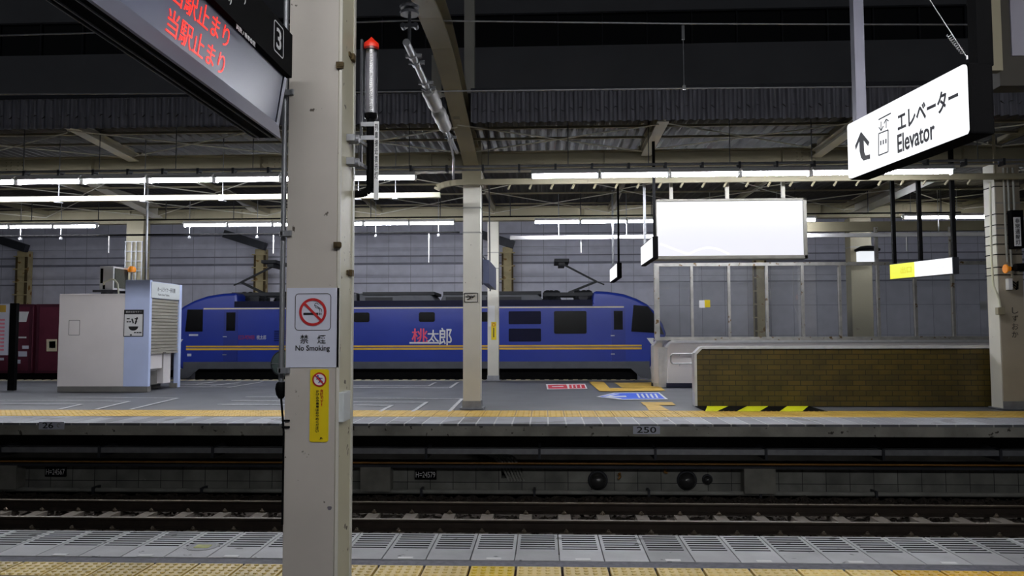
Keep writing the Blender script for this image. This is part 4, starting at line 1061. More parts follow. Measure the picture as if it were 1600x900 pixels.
# cantilever arm with insulators
X0 = at(635, 66, 8.0); Yend = X0.x/xat(714, 1.0); X1 = at(714, 238, Yend)
def al(f): return X0 + (X1-X0)*f
def fr(px): return (X0.x/xat(px, 1.0) - 8.0)/(Yend-8.0)
t = thing('cantilever_arm', 'grey steel catenary arm with two pale ribbed insulators above the track', 'catenary arm', X0)
MB().cyl(al(0), al(fr(672)), .04, 12).build('tube', M['galv'], t, True)
MB().cyl(al(fr(696)), al(1), .03, 10).build('tube', M['galv'], t, True)
a_, b_ = al(fr(668)), al(fr(683)); d = (b_-a_); L = d.length
MB().lathe(a_, d, [(0,.05),(.02,.08),(L*.15,.1),(L*.3,.09),(L*.4,.1),(L*.55,.09),(L*.65,.1),(L*.8,.09),(L*.85,.05),(L,.04)], 20).build('insulator', M['porcelain'], t, True)
a_, b_ = al(fr(681)), al(fr(697)); d = (b_-a_); L = d.length
MB().lathe(a_, d, [(0,.04),(.1,.05),(.14,.09),(L*.25,.105),(L*.35,.095),(L*.5,.105),(L*.65,.095),(L*.85,.1),(L*.9,.05),(L,.04)], 20).build('insulator', M['porcelain'], t, True)
for f_ in (fr(643), fr(648), fr(663), fr(667), fr(703)): MB().lathe(al(f_)-Vector((0,.05,0)), (0,1,0), [(0,.055),(.1,.055)], 8).box(al(f_).x-.08, al(f_).x+.1, al(f_).y-.02, al(f_).y+.02, al(f_).z-.02, al(f_).z+.02).build('clamp', M['galv'], t)
MB().tube([al(fr(700)), al(.9)+Vector((0,0,-.22)), al(1)+Vector((-.06,0,-.45))], .018, 6).build('stay', M['galv'], t)
# hanging insulator stack
A = at(641, 20, 8.6)
A = at(640, 20, 8.25)
t = thing('hanging_insulator', 'dark stacked disc insulator hanging at top centre above the catenary arm', 'insulator', (A.x, A.y, zat(66,8.25)))
mb = MB(); 
for zc in (10, 19): c = at(641, zc, 8.25); mb.lathe((A.x, A.y, c.z-.03), (0,0,1), [(0,.03),(0,.1),(.025,.11),(.05,.07),(.08,.03)], 20)
mb.build('disc', M['locgrey'], t, True)
mb = MB(); mb.cyl((A.x, A.y, al(.03).z), (A.x, A.y, 6), .018, 8); mb.box(A.x-.09, A.x+.09, A.y-.02, A.y+.02, zat(40,8.25), zat(34,8.25)); mb.lathe((A.x+.07, A.y-.04, zat(38,8.25)), (0,1,0), [(0,.03),(.08,.03)], 8); mb.lathe((A.x-.07, A.y-.04, zat(38,8.25)), (0,1,0), [(0,.03),(.08,.03)], 8); mb.build('link', M['darksteel'], t)

# ------------------------------------------------------------------ rails and sleepers
def rail(Y, lab):
    t = thing('rail', lab, 'rail', (0, Y, RT-.16))
    pr = [(-.07,-.16),(.07,-.16),(.07,-.145),(.012,-.12),(.012,-.045),(.034,-.03),(.034,-.012),(-.034,-.012),(-.034,-.03),(-.012,-.045),(-.012,-.12),(-.07,-.145)]
    MB().prism([(-13.5, Y+a, RT+b) for a, b in pr], (27,0,0)).build('web_and_foot', M['rail'], t)
    MB().prism([(-13.5, Y+a, RT+b) for a, b in ((-.033,-.012),(.033,-.012),(.033,-.003),(.027,0),(-.027,0),(-.033,-.003))], (27,0,0)).build('head', M['railtop'], t)
RY_F, RY_N = 11.77, 10.70
rail(RY_F, 'far running rail, closer to the concrete block wall'); rail(RY_N, 'near running rail, closer to the grated platform edge')
sx = gr(645, 800, -1.2).x; sp = gr(706, 800, -1.2).x - sx; sp *= .966
s0 = thing('sleeper', 'concrete sleeper lying in brown ballast under both rails', 'sleeper', (sx, 11.235, -1.36), 'concrete sleepers along the track')
MB().prism([(sx-.12, 10.2, -1.36), (sx+.12, 10.2, -1.36), (sx+.09, 10.2, -1.205), (sx-.09, 10.2, -1.205)], (0, 2.07, 0)).build('beam', M['sleeper'], s0)
for Y in (RY_F, RY_N):
    for s_ in (-1, 1):
        mb = MB(); mb.box(sx-.04, sx+.04, Y+s_*.06-.02, Y+s_*.06+.05*s_+.02, -1.21, -1.185); mb.lathe((sx, Y+s_*.1, -1.2), (0,0,1), [(0,.028),(.03,.028),(.035,.014),(.05,.014)], 8); mb.build('rail_fastener', M['clip'], s0)
for i in range(-17, 19):
    if i: copy_tree(s0, (sx+i*sp, 11.235, -1.36))

# ------------------------------------------------------------------ things below the far platform
def longbar(name, Y, y, w, h, m, lab, cat, round_=False, clips=None):
    z = zat(y, Y); t = thing(name, lab, cat, (0, Y, z-h/2))
    (MB().cyl((-14, Y, z), (13, Y, z), h/2, 10) if round_ else MB().box(-14, 13, Y-w/2, Y+w/2, z-h/2, z+h/2)).build('run', m, t)
    if clips:
        for px in clips: x = xat(px, Y); MB().box(x-.02, x+.02, Y-w/2-.03, 13.6, z-h/2-.08, z+h/2+.02).build('clip', M['darksteel'], t)
    return t
longbar('cable_trough', 13.15, 704, .2, .09, M['galv'], 'grey steel cable trough running under the far platform edge', 'cable trough', clips=(13,166,340,668,842,1020,1190,1370,1550))
longbar('ochre_cable', 13.3, 724, .04, .03, M['cableyel'], 'thin ochre cable running below the grey cable trough', 'cable', True)
longbar('wall_pipe', 13.35, 769, .08, .075, M['cablegrey'], 'grey pipe running along the foot of the block wall', 'pipe', True, clips=(155,322,660,834,1010,1182,1360))
longbar('dark_ledge', 13.4, 727.5, .25, .045, M['darksteel'], 'dark steel ledge along the top of the block wall', 'ledge')
for a, b, lab in ((-30,25,'projecting pale concrete pier at lower left edge'), (563,610,'projecting pale concrete pier just right of the near pillar'), (1163,1212,'projecting pale concrete pier right of the round drain hoods')):
    A, B = at(a, 745, 13.25), at(b, 745, 13.25)
    tag(MB().box(A.x, B.x, 13.25, 13.5, zb0-.02, zat(731, 13.25)).build('concrete_pier', mat('pier_concrete', (135,133,125), .9, var=.2, scale=4)), lab, 'pier')
def hood(px, py, r, lab):
    c = at(px, py, 13.5)
    t = thing('drain_hood', lab, 'drain hood', (c.x, 13.5, c.z-r))
    MB().lathe((c.x, 13.5, c.z+.01), (0,-1,0), [(0,r*1.15),(.015,r*1.15),(.03,r*1.05)], 26).build('collar', M['darksteel'], t, True)
    MB().lathe((c.x, 13.49, c.z), (0,-1,0), [(r*math.sin(a), r*math.cos(a)) for a in [q*math.pi/2/7 for q in range(8)]], 26).build('dome', M['darkhood'], t, True)
hood(934, 751, .15, 'dark domed drain hood on the block wall, leftmost of three'); hood(1073, 751, .15, 'dark domed drain hood on the block wall, middle of three'); hood(1105, 750, .08, 'smallest dark round drain hood on the block wall')
for px, py, tx, lab in ((87, 737, 'H=24567', 'small black numbered plate on the block wall near the left edge'), (665, 741.5, 'H=24579', 'small black numbered plate on the block wall right of the near pillar')):
    c = at(px, py, 13.48); t = thing('height_plate', lab, 'number plate', (c.x, 13.48, c.z-.08), None)
    MB().box(c.x-.19, c.x+.19, 13.47, 13.5, c.z-.085, c.z+.08).build('plate', M['black'], t)
    text(tx, (c.x, 13.469, c.z), X_, Z_, .34, .1, M['white'], 'lettering', t)
for px, py, tx, lab in ((81, 664.5, '26', 'white number plate with its last digit worn away, at left on the far platform edge'), (1010, 671.5, '250', 'white three-digit number plate on the far platform edge below the brick parapet end')):
    c = at(px, py, FE); t = thing('stop_plate', lab, 'number plate', (c.x, FE, c.z-.06))
    MB().box(c.x-.22, c.x+.22, FE-.012, FE, c.z-.068, c.z+.06).build('plate', M['plate'], t)
    text(tx, (c.x-(.06 if tx == '26' else 0), FE-.0125, c.z), X_, Z_, .19 if tx == '26' else .32, .10, M['inkblk'], 'lettering', t, bold=.01)
    if tx == '26':
        mb = MB(); ring(mb, (c.x+.13, FE-.0125, c.z), X_, Z_, .022, .034, .002, 20, .6, 5); mb.build('worn_digit', M['cablegrey'], t)
t = thing('cable_bundle', 'bundle of grey cables dropping through a gap in the block wall', 'cable', at(799, 757, 13.4))
for q in range(6):
    a = [at(735-q*3+ q*9, 702, 13.9), at(772+q*6, 714, 13.75), at(785+q*5, 729, 13.6), at(796+q*4.5, 752, 13.5)]
    MB().tube(a, .02, 7).build('strand', M['cablegrey'], t, True)
for pts, lab in (([(970,739),(966,741),(970,744),(966,749)], 'small ochre cable tie right of the left drain hood'), ([(1037,726),(1040,732),(1038,738),(1043,739)], 'small ochre cable hook above the middle drain hood')):
    mb = MB(); mb.tube([at(a, b, 13.44) for a, b in pts], .018, 6); tag(mb.build('cable_tie', M['cableyel']), lab, 'cable tie')

# ------------------------------------------------------------------ near pillar and its fittings
NY = 3.9
nx0, nx1 = at(447, 450, NY).x, at(529.5, 450, NY).x; ND = .285
P0 = thing('pillar', 'large scuffed beige pillar standing on the near platform', 'pillar', ((nx0+nx1)/2, NY+ND/2, 0), None)
MB().box(nx0, nx1-.012, NY, NY+ND, 0, 4.2).build('front_box', M['pillar'], P0, bevel=.003)
MB().box(nx1-.012, nx1, NY+.004, NY+ND-.02, 0, 4.2).build('side_face', M['pillar_side'], P0)
mb = MB(); mb.box(nx1-.008, nx1+.006, NY-.004, NY+.008, 0, 4.2); mb.box(nx1-.004, nx1+.006, NY+ND-.03, NY+ND+.005, 0, 4.2); mb.build('corner_edge', M['creamlt'], P0)
for (px, py, onside) in ((531,102,0),(549,91,1),(527,383,0),(546,427,1)):
    c = at(px, py, NY-.01 if not onside else NY+.22)
    mb = MB()
    if onside: mb.box(nx1, nx1+.02, NY+.19, NY+.23, c.z-.017, c.z+.017); mb.box(nx1, nx1+.008, NY+.15, NY+.27, c.z-.012, c.z+.012)
    else: mb.box(c.x-.018, c.x+.018, NY-.02, NY, c.z-.016, c.z+.016); mb.box(c.x-.008, c.x+.025, NY-.026, NY-.018, c.z-.01, c.z+.01); mb.cyl((c.x,NY-.03,c.z),(c.x,NY-.018,c.z), .006, 8)
    mb.build('rusty_clip', M['rust'], P0)
c = at(515, 794, NY)
ico_ = [Vector((c.x+.011*math.cos(a)*(1+.25*math.sin(3*a)), NY-.0015, c.z+.012*math.sin(a)*(1+.2*math.cos(2*a)))) for a in [q*math.pi/7 for q in range(14)]]
MB().prism(ico_, (0,.001,0)).build('paint_stain', mat('stain_grey', (105,100,108), .7), P0)
# white switch box on the side
A, B = at(538, 612, NY+.05), at(538, 658, NY+.05)
tag(MB().prism([(nx1, NY+.0, B.z), (nx1+.03, NY+.0, B.z), (nx1+.03, NY+.0, A.z), (nx1, NY+.0, A.z)], (0,.14,0)).build('switch_box', M['kioskhead'], bevel=.003), 'small off-white box on the right side of the near pillar', 'box')
# no smoking sign
NF = NY - .002
A, B = at(448.5, 450, NF), at(529, 574, NF)
t = thing('no_smoking_sign', 'white no smoking notice with a red ring pictogram on the near pillar', 'sign', ((A.x+B.x)/2, NF, B.z))
MB().box(A.x, B.x, NF-.002, NF+.002, B.z, A.z).build('plate', M['plate'], t)
c = at(489, 487.5, NF-.002)
mb = MB(); frame_rr(mb, (c.x, NF-.002, c.z), X_, Z_, .094, .0955, .02, .0035, .001); mb.build('border', M['inkblk'], t)
mb = MB(); ring(mb, (c.x, NF-.004, c.z), X_, Z_, .058, .071, .0015, 48); mb.bar((c.x-.045, NF-.005, c.z+.045), (c.x+.045, NF-.005, c.z-.045), .0015, .012, up=(0,0,1)); mb.build('prohibition_ring', M['red'], t)
mb = MB(); mb.box(c.x-.049, c.x+.028, NF-.004, NF-.002, c.z-.015, c.z-.0035)
for q in (0, 1): mb.box(c.x+.032+q*.008, c.x+.0365+q*.008, NF-.004, NF-.002, c.z-.015, c.z-.0035)
mb.build('cigarette', M['inkblk'], t)
mb = MB()
for off in (0, .009):
    pts = [(.036+off,.0), (.036+off,.012), (.026+off,.02), (.014+off*.5,.022+off), (.008,.034), (.012,.045), (.022,.046), (.028,.038)] 
    mb.tube([(c.x+a, NF-.003, c.z+b) for a, b in pts], .0013, 5)
mb.build('smoke', M['inkblk'], t)
c2 = at(489, 530, NF-.002)
text('禁　煙', (c2.x, NF-.0022, c2.z), X_, Z_, .132, .046, M['inkblk'], 'lettering', t, bold=.008)
c2 = at(488.5, 545, NF-.002)
text('No Smoking', (c2.x, NF-.0022, c2.z), X_, Z_, .178, .036, M['inkblk'], 'lettering', t, bold=.014)
# yellow strip
A, B = at(485, 577, NF), at(513, 690.5, NF); cx = (A.x+B.x)/2
t = thing('warning_strip', 'vertical yellow warning strip below the no smoking notice', 'sign', (cx, NF, B.z))
hw = (B.x-A.x)/2; MB().prism(rrect((cx, NF-.002, (A.z+B.z)/2), X_, Z_, hw, (A.z-B.z)/2, .012), (0,.003,0)).build('strip', M['stripyel'], t)
c = at(499, 593, NF)
mb = MB(); mb.lathe((cx, NF-.002, c.z), (0,-1,0), [(0,.033),(.001,.033)], 30); mb.build('pictogram_disc', M['white'], t)
mb = MB()
for (a, b, w_) in (((-.005,.012),(.006,-.002),.007), ((.006,-.002),(-.004,-.018),.005), ((.004,-.002),(.018,-.012),.005), ((-.002,.008),(.016,.006),.004), ((-.003,.01),(-.016,.0),.004)):
    mb.bar((cx+a[0], NF-.0042, c.z+a[1]), (cx+b[0], NF-.0042, c.z+b[1]), .001, w_)
mb.cyl((cx-.008,NF-.0045,c.z+.018), (cx-.008,NF-.003,c.z+.018), .005, 10); mb.build('running_figure', M['purple'], t)
mb = MB(); ring(mb, (cx, NF-.004, c.z), X_, Z_, .029, .036, .0015, 36); mb.bar((cx-.023, NF-.0058, c.z+.023), (cx+.023, NF-.0058, c.z-.023), .001, .0065); mb.build('prohibition_ring', M['red'], t)
zt = at(500, 608, NF).z
vtext('危険です！', cx+.013, NF-.0024, zt, zt-.088, .017, mat('strip_red', (185,60,20), .5, var=0), t)
zc = (at(500, 609, NF).z + at(500, 676, NF).z)/2; hh = at(500, 609, NF).z - at(500, 676, NF).z
vtext('かけ込み乗車はおやめください', cx-.009, NF-.0024, zc+hh/2, zc-hh/2, .016, M['inkblk'], t)
text('JR', (cx+.012, NF-.0024, at(500, 685, NF).z), X_, Z_, .016, .012, M['inkblk'], 'lettering', t, bold=.02)
# conduit at left
cxp = at(443.5, 300, NY+.03).x
t = thing('steel_conduit', 'vertical galvanised conduit running down the left of the near pillar', 'conduit', (cxp, NY+.03, at(443, 600, NY+.03).z))
MB().cyl((cxp, NY+.03, at(443, 602, NY+.03).z), (cxp, NY+.03, 4.2), .0135, 16).build('pipe', M['galv'], t, True)
for py in (145, 365, 579):
    z = at(443, py, NY).z; mb = MB(); mb.lathe((cxp, NY+.03, z-.012), (0,0,1), [(0,.02),(.024,.02)], 14); mb.box(cxp, nx0+.025, NY-.012, NY+.0, z-.014, z+.014); mb.box(nx0+.018, nx0+.028, NY-.02, NY, z-.014, z+.014); mb.box(cxp-.004, cxp+.01, NY-.012, NY+.03, z-.01, z+.01); mb.build('clamp', M['galv'], t)
z = at(443, 602, NY).z
MB().lathe((cxp, NY+.03, z-.07), (0,0,1), [(0,.012),(.02,.024),(.05,.03),(.075,.026),(.085,.018)], 14).build('rubber_end', M['black'], t, True)
MB().tube([(cxp, NY+.03, z-.06), (cxp+.01, NY+.03, z-.16), (nx0+.0, NY-.006, z-.24), (nx0+.0, NY-.008, z-.7)], .006, 6).build('cable', M['black'], t, True)
for q, py in enumerate((657, 667)):
    z = at(450, py, NY).z; A = at(452, py, NY)
    tag(MB().cyl((nx0-.01, NY-.006, z), (nx0+.03, NY-.006, z), .005, 8).build('bolt', M['black']), ('upper' if q == 0 else 'lower')+' small black bolt stub at left edge of near pillar', 'bolt')
# round mirror behind the pillar
c = at(442, 568, 4.5)
t = thing('round_mirror', 'round greenish mirror half hidden behind the left of the near pillar', 'mirror', (c.x, 4.5, c.z-.1))
MB().lathe((c.x+.01, 4.5, c.z), (0,-1,0), [(0,.078),(.01,.08),(.016,.076)], 36).build('rim', M['darksteel'], t, True)
MB().lathe((c.x+.01, 4.49, c.z), (0,-1,0), [(0,.072),(.008,.071),(.016,.055),(.02,.03),(.022,.001)], 36).build('glass', mat('mirror_green', (150,170,165), .25, .5, var=.1), t, True)
MB().box(c.x-.06, c.x+.09, 4.468, 4.476, c.z-.002, c.z+.002).build('cross_wire', M['galv'], t)
MB().bar((c.x+.02, 4.51, c.z), (nx0+.05, NY+ND, c.z), .02, .02).build('arm', M['darksteel'], t)

# red capped lamp post device
DY = 4.22; c = at(580, 120, DY); dx = c.x
t = thing('departure_signal_lamp', 'red-capped clear cylinder lamp on a black pipe right of the near pillar', 'signal lamp', (dx, DY, at(580, 300, DY).z))
zz = lambda y: at(580, y, DY).z
MB().lathe((dx, DY, zz(75)), (0,0,1), [(0,.041),(.018,.042),(.026,.04),(.045,.018),(.062,.003)], 28).build('cap', M['redcap'], t, True)
MB().lathe((dx, DY, zz(178)), (0,0,1), [(0,.037),(zz(75)-zz(178),.037)], 28).build('clear_cylinder', M['lens'], t, True)
mb = MB(); H = zz(78)-zz(176)
mb.box(dx-.03, dx+.03, DY-.004, DY+.006, zz(176), zz(78))
mb.build('inner_panel', mat('lamp_panel', (125,125,132), .4, var=.1), t)
mb = MB()
for q in range(30): z = zz(176)+H*(q+.3)/30; mb.bar((dx-.008, DY-.008, z), (dx+.008, DY-.008, z+.008), .004, .004)
mb.build('led_row', M['black'], t)
MB().lathe((dx, DY, zz(186)), (0,0,1), [(0,.03),(.006,.036),(zz(178)-zz(186),.038)], 24).build('collar', M['blackgloss'], t, True); MB().lathe((dx, DY, zz(80)), (0,0,1), [(0,.0385),(.006,.0385)], 24).build('band', M['blackgloss'], t, True)
mb = MB(); mb.cyl((dx, DY, zz(186)), (dx, DY, zz(288)), .024, 18)
pts = [(dx-.055+.055*math.cos(a), DY, zz(288)-.055*math.sin(a)) for a in [q*math.pi/2/5 for q in range(6)]]
mb.tube([(dx, DY, zz(286))]+pts+[(dx-.1, DY, zz(288)-.056)], .02, 12); mb.build('pole', M['black'], t, True)
mb = MB(); mb.box(dx-.06, dx-.048, DY-.01, DY+.01, zz(255), zz(62)); mb.build('side_bar', M['darksteel'], t)
for y in (196, 217): MB().box(dx-.05, dx+.026, DY-.03, DY-.022, zz(y)-.012, zz(y)+.012).build('clamp', M['galv'], t)
for y in (228, 263):
    mb = MB(); z = zz(y); mb.box(nx1-.02, nx1+.045, NY+.12, NY+.2, z-.018, z+.018); mb.cyl((nx1+.045, NY+.16, z), (nx1+.06, NY+.16, z), .022, 12); mb.bar((nx1+.05, NY+.18, z), (dx-.02, DY, z), .012, .02); mb.build('wall_bracket', M['galv'], t)
A, B = at(585, 190, DY-.03), at(592.5, 312, DY-.03)
t = thing('white_label_strip', 'narrow white vertical lettered strip beside the black lamp pipe', 'label', (A.x, DY-.03, B.z))
MB().box(A.x, A.x+.026, DY-.034, DY-.028, B.z, A.z).build('strip', M['white'], t)
vtext('列車接近表示灯', A.x+.013, DY-.0345, A.z-.01, A.z-.01-(A.z-B.z)*.72, .018, M['inkblk'], t)

# ------------------------------------------------------------------ departure board (top left)
DX, Yf, Yn = -1.19, 3.60, 1.7
def zdb(px, py, Y=Yf): return at(px, py, Y)
hb = zdb(446, 122); sb = zdb(434, 194); ob = zdb(438, 217); ub = zdb(399, 217); ht_ = zdb(457, 55)
hx = ht_.x
t = thing('departure_board', 'long black hanging departure board with red lettering at top left', 'departure board', (hx-.12, (Yn+Yf)/2, ob.z))
xc = (ob.x+ub.x)/2
def sec(pts): return [(a, Yn, b) for a, b in pts]
back = lambda x: 2*xc - x
MB().prism(sec([(hx,ht_.z),(hx,hb.z),(hb.x-.004,hb.z-.002),(back(hb.x),hb.z),(back(hx),hb.z),(back(hx),ht_.z)]), (0,Yf-Yn,0)).build('header', M['black'], t)
MB().prism(sec([(hb.x-.004,hb.z),(sb.x-.004,sb.z),(ob.x-.002,ob.z+.005),(ub.x,ob.z+.005),(back(sb.x),sb.z),(back(hb.x),hb.z)]), (0,Yf-Yn-.004,0)).build('case', M['black'], t)
# screen face plane from header bottom to sb
up = Vector((hb.x-sb.x, 0, hb.z-sb.z)); Ls = up.length; upn = up.normalized(); nrm = Y_.cross(upn)     # outward (+x, down)
def scr(y, s, d=0.0): return Vector((sb.x, y, sb.z)) + upn*s + nrm*d
mb = MB(); mb.prism([scr(Yn, 0, -.004), scr(Yn, Ls, -.004), scr(Yn, Ls, .001), scr(Yn, 0, .001)], (0, Yf-Yn-.03, 0)); mb.build('display_panel', M['lavpanel'], t)
mb = MB()
mb.prism(sec([(sb.x+.003,sb.z),(ob.x+.003,ob.z),(ob.x-.01,ob.z),(sb.x-.012,sb.z)]), (0,Yf-Yn,0))
mb.prism([scr(Yf-.03, -.01, -.01), scr(Yf-.03, Ls, -.01), scr(Yf-.03, Ls, .006), scr(Yf-.03, -.01, .006)], (0,.032,0))
mb.build('silver_frame', M['lavframe'], t)
mb = MB(); mb.prism([scr(Yf-.036, 0, .001), scr(Yf-.036, Ls, .001), scr(Yf-.036, Ls, .003), scr(Yf-.036, 0, .003)], (0,.006,0)); mb.build('gasket', M['black'], t)
mb = MB(); mb.box(ub.x+.02, ub.x+.025, Yn, Yf-.02, ob.z-.001, ob.z+.006); mb.box(xc+.02, xc+.024, Yn, Yf-.02, ob.z-.001, ob.z+.006); mb.box(ub.x-.003, ub.x+.001, Yn, Yf, ob.z, ob.z+.01); mb.build('underside_seam', M['galv'], t)
ych = lambda px, x: x/xat(px, 1.0)
def onscreen(px, py):
    d_ = ray(px, py); q = (Vector((sb.x,0,sb.z))-CAMLOC).dot(nrm)/d_.dot(nrm); return CAMLOC + d_*q
rowc = [((254,0,0),)]
P1, P2 = onscreen(262, 50), onscreen(348, 100)
ya, yb = P1.y-.02, P2.y+.02
for row, (pa, pb) in enumerate((((262,20),(255,66)), )): pass
# rows: bottom and top of the lower row measured at the last character
q0, q1 = onscreen(341, 115), onscreen(347, 82)
s0_, s1_ = (q0-Vector((sb.x,q0.y,sb.z))).dot(upn), (q1-Vector((sb.x,q1.y,sb.z))).dot(upn)
rh = s1_-s0_
a0, a1 = onscreen(257, 50).y, onscreen(351, 95).y
for r in range(2):
    off = r*(rh*1.28)
    o = text('当駅止まり', scr((a0+a1)/2, (s0_+s1_)/2+off, .002), Y_, upn, a1-a0, rh, M['led'], 'led_text', t, bold=-.004, label='red glowing lettering')
# header text
hfx = hx + .0008
def hdr(px, py):
    d_ = ray(px, py); q = (hx-CAMLOC.x)/d_.x; return CAMLOC+d_*q
c = hdr(435, 61)
mb = MB(); A, B, Cc, Dd = hdr(428,30), hdr(443,46), hdr(443,94), hdr(428,78)
cw_, ch_ = (B.y-A.y)/2, (B.z-Cc.z)/2
cc = Vector((hfx, (A.y+B.y)/2, (B.z+Cc.z)/2))
frame_rr(mb, cc, Y_, Z_, cw_, ch_, .018, .005, .001); mb.build('number_border', M['white'], t)
text('3', cc, Y_, Z_, cw_*.95, ch_*1.35, M['white'], 'lettering', t, bold=.012)
c = hdr(384, 56); text('両数 / 乗車位置', (hb.x+.004 if False else hfx, hdr(384,56).y, hdr(384,56).z), Y_, Z_, .2, .022, M['white'], 'lettering', t)
c = hdr(356, 1); text('m)', (hfx, c.y, c.z+.012), Y_, Z_, .06, .04, M['white'], 'lettering', t)
c = hdr(378, -1); text('み)', (hfx, c.y, c.z+.012), Y_, Z_, .07, .045, M['white'], 'lettering', t)
for y in (Yn+.3, Yf-.35): MB().box(xc-.03, xc+.03, y-.03, y+.03, ht_.z, 4.2).build('hanger_post', M['galv'], t)

# ------------------------------------------------------------------ elevator sign (top right)
A0, B0 = at(1327, 283, 4.9), at(1513, 205, 3.78)
ez0 = (A0.z+B0.z)/2; ez1 = (at(1327,199,4.9).z + at(1513,93,3.78).z)/2
A = Vector((A0.x, 4.9, 0)); B = Vector((B0.x, 3.78, 0)); d = (B-A); L = d.length; d.normalize(); n = d.cross(Z_)
if n.x < 0: n = -n
zc = (ez0+ez1)/2; hh = (ez1-ez0)/2
t = thing('elevator_sign', 'white lit elevator sign with arrow and lift pictogram at upper right', 'sign', (A0.x, 4.3, ez0))
C = (A+B)/2+Vector((0,0,zc))
mb = MB(); mb.obox(C+n*.07, d*(L/2+.01), n*.064, Z_*(hh+.004)); mb.build('case', M['black'], t, bevel=.012)
pts = rrect(C, d, Z_, L/2, hh-.002, .02)
MB().prism([p-n*.004 for p in pts], n*.012).build('lit_face', M['signwhite'], t)
f0 = C - n*.006; u_ = d
def es(u, v): return f0 + d*(u*L/2) + Z_*(v*hh)
def onsign(px, py):
    r_ = ray(px, py); q = (C-n*.006-CAMLOC).dot(n)/r_.dot(n); return CAMLOC+r_*q
def fit(txt, pl, pr, yb_, yt_, nm='lettering', bold=.0):
    # horizontal extent pl..pr pixels, vertical extent measured at the centre column
    a, b = onsign(pl, (yb_+yt_)/2), onsign(pr, (yb_+yt_)/2); m_ = (pl+pr)/2
    z0_, z1_ = onsign(m_, yb_).z, onsign(m_, yt_).z
    c_ = (a+b)/2; c_.z = (z0_+z1_)/2
    text(txt, c_, d, Z_, (b-a).dot(d), z1_-z0_, M['ink'], nm, t, bold=bold)
fit('エレベーター', 1402, 1498, 186, 153, bold=.022)
fit('Elevator', 1402, 1461, 228.5, 198, bold=.016)
def poly(pts, nm):
    mb = MB(); mb.prism([onsign(*p) for p in pts], n*.003); mb.build(nm, M['ink'], t)
poly([(1345,206),(1358,222),(1356,228),(1349,219),(1350,238),(1352,243),(1359,241),(1359,248),(1349,251),(1345,246),(1343,236),(1342.5,220),(1337,234),(1336,228)], 'arrow')
mb = MB()
def sb_(p, q, w_): mb.bar(onsign(*p)-n*.001, onsign(*q)-n*.001, .002, w_, up=Z_)
for p, q in (((1373,209),(1388,203)), ((1388,203),(1388,237)), ((1388,237),(1373,243)), ((1373,243),(1373,209)), ((1373,187),(1392,177))): sb_(p, q, .007)
for p, q in (((1377,190),(1377,204)), ((1377,204),(1373.5,199)), ((1377,204),(1380.5,197)), ((1385,200),(1385,186)), ((1385,186),(1381.5,193)), ((1385,186),(1388.5,189))): sb_(p, q, .005)
for a in (1376.5, 1380.5, 1384.5): sb_((a, 227-(a-1376)*.35), (a, 220-(a-1376)*.35), .012)
mb.build('lift_pictogram', M['ink'], t)
P = at(1342, 100, 4.85); MB().box(P.x-.032, P.x+.03, 4.83, 4.89, ez1, 4.6).build('hanger_post', mat('post_grey', (110,110,122), .4, .4), t)
P = at(1533, 50, 3.85); MB().box(P.x-.038, P.x+.038, 3.82, 3.9, ez1, 4.6).build('hanger_post', M['black'], t)
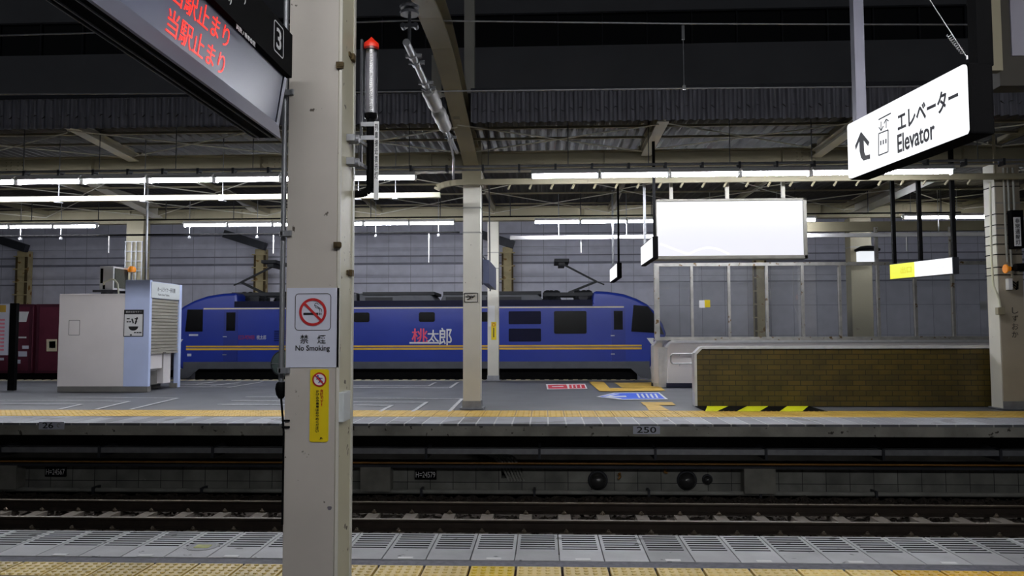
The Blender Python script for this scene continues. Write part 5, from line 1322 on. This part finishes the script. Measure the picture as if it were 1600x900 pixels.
# guy wire
A, B = at(1440, -20, 3.9), at(1511, 90, 3.8)
t = thing('guy_wire', 'thin bright wire with coiled end holding the elevator sign', 'wire', B)
MB().cyl(A, B, .0025, 6).build('strand', M['steel'], t)
mb = MB(); p0, p1 = at(1482, 54, 3.83), at(1506, 84, 3.8); dd = (p1-p0); a_ = dd.normalized().orthogonal(); b_ = dd.normalized().cross(a_)
pts = [p0+dd*(q/60)+(a_*math.cos(q*1.05)+b_*math.sin(q*1.05))*.009 for q in range(61)]
mb.tube(pts, .0022, 4); mb.build('coil', M['steel'], t)
MB().lathe(B+Vector((0,0,-.01)), (0,0,1), [(0,.006),(.02,.006)], 8).build('eyelet', M['steel'], t)
# cream channel and framed panel behind
P = at(1555, 50, 6.2)
t = tag(MB().box(P.x-.05, P.x+.05, 6.2, 6.28, zat(110,6.2,1555), 4.9).build('steel_channel', M['cream']), 'cream steel channel hanging just right of the elevator sign', 'channel')
P, Q = at(1580, 88, 6.6), at(1563, 134, 6.6)
t = thing('framed_panel', 'dark framed hanging panel with grey face cut by the top right corner', 'panel', (P.x+.6, 6.6, Q.z))
MB().box(Q.x, Q.x+1.6, 6.6, 6.8, Q.z, 4.6).build('frame', mat('brown_frame', (58,54,46), .6), t)
MB().box(P.x, P.x+1.2, 6.585, 6.6, P.z, 4.6).build('face', mat('panel_grey', (150,148,160), .5, var=.05), t)

# near floor sticker and hidden decals
c = gr(317, 854)
t = thing('round_floor_sticker', 'round worn floor sticker with a yellow mark left of the near pillar', 'floor sticker', (c.x, c.y, 0))
MB().lathe((c.x, c.y, 0), (0,0,1), [(0,.11),(.002,.11)], 32).build('disc', mat('sticker_grey', (160,160,160), .6, var=.1), t)
mb = MB(); ring(mb, (c.x, c.y, .002), X_, Y_, .092, .098, .001, 36); mb.build('ring', M['coping'], t)
MB().prism([p+Vector((0,0,0)) for p in rrect((c.x, c.y, .002), X_, Y_, .055, .042, .015)], (0,0,.001)).build('yellow_mark', mat('mark_yellow', (190,195,90), .6, var=.2, scale=20), t)
p0, p1 = gr(105, 894), gr(290, 899)
t = thing('purple_floor_sticker', 'purple floor sticker with white lettering at the bottom left edge', 'floor sticker', (p0.x, 4.6, 0))
fx0, fx1 = gr(130, 897).x, gr(300, 897).x
MB().box(fx0, fx1, 4.2, 4.79, 0, .003).build('sheet', M['purple'], t)
MB().prism([(fx0-.05, 4.2, .001), (fx0+.12, 4.2, .001), (fx0+.05, 4.79, .001), (fx0-.22, 4.79, .001)], (0,0,.003)).build('white_edge', M['white'], t)
text('足元にご注意ください', ((fx0+fx1)/2+.12, 4.72, .003), X_, Y_, .55, .06, M['white'], 'lettering', t)
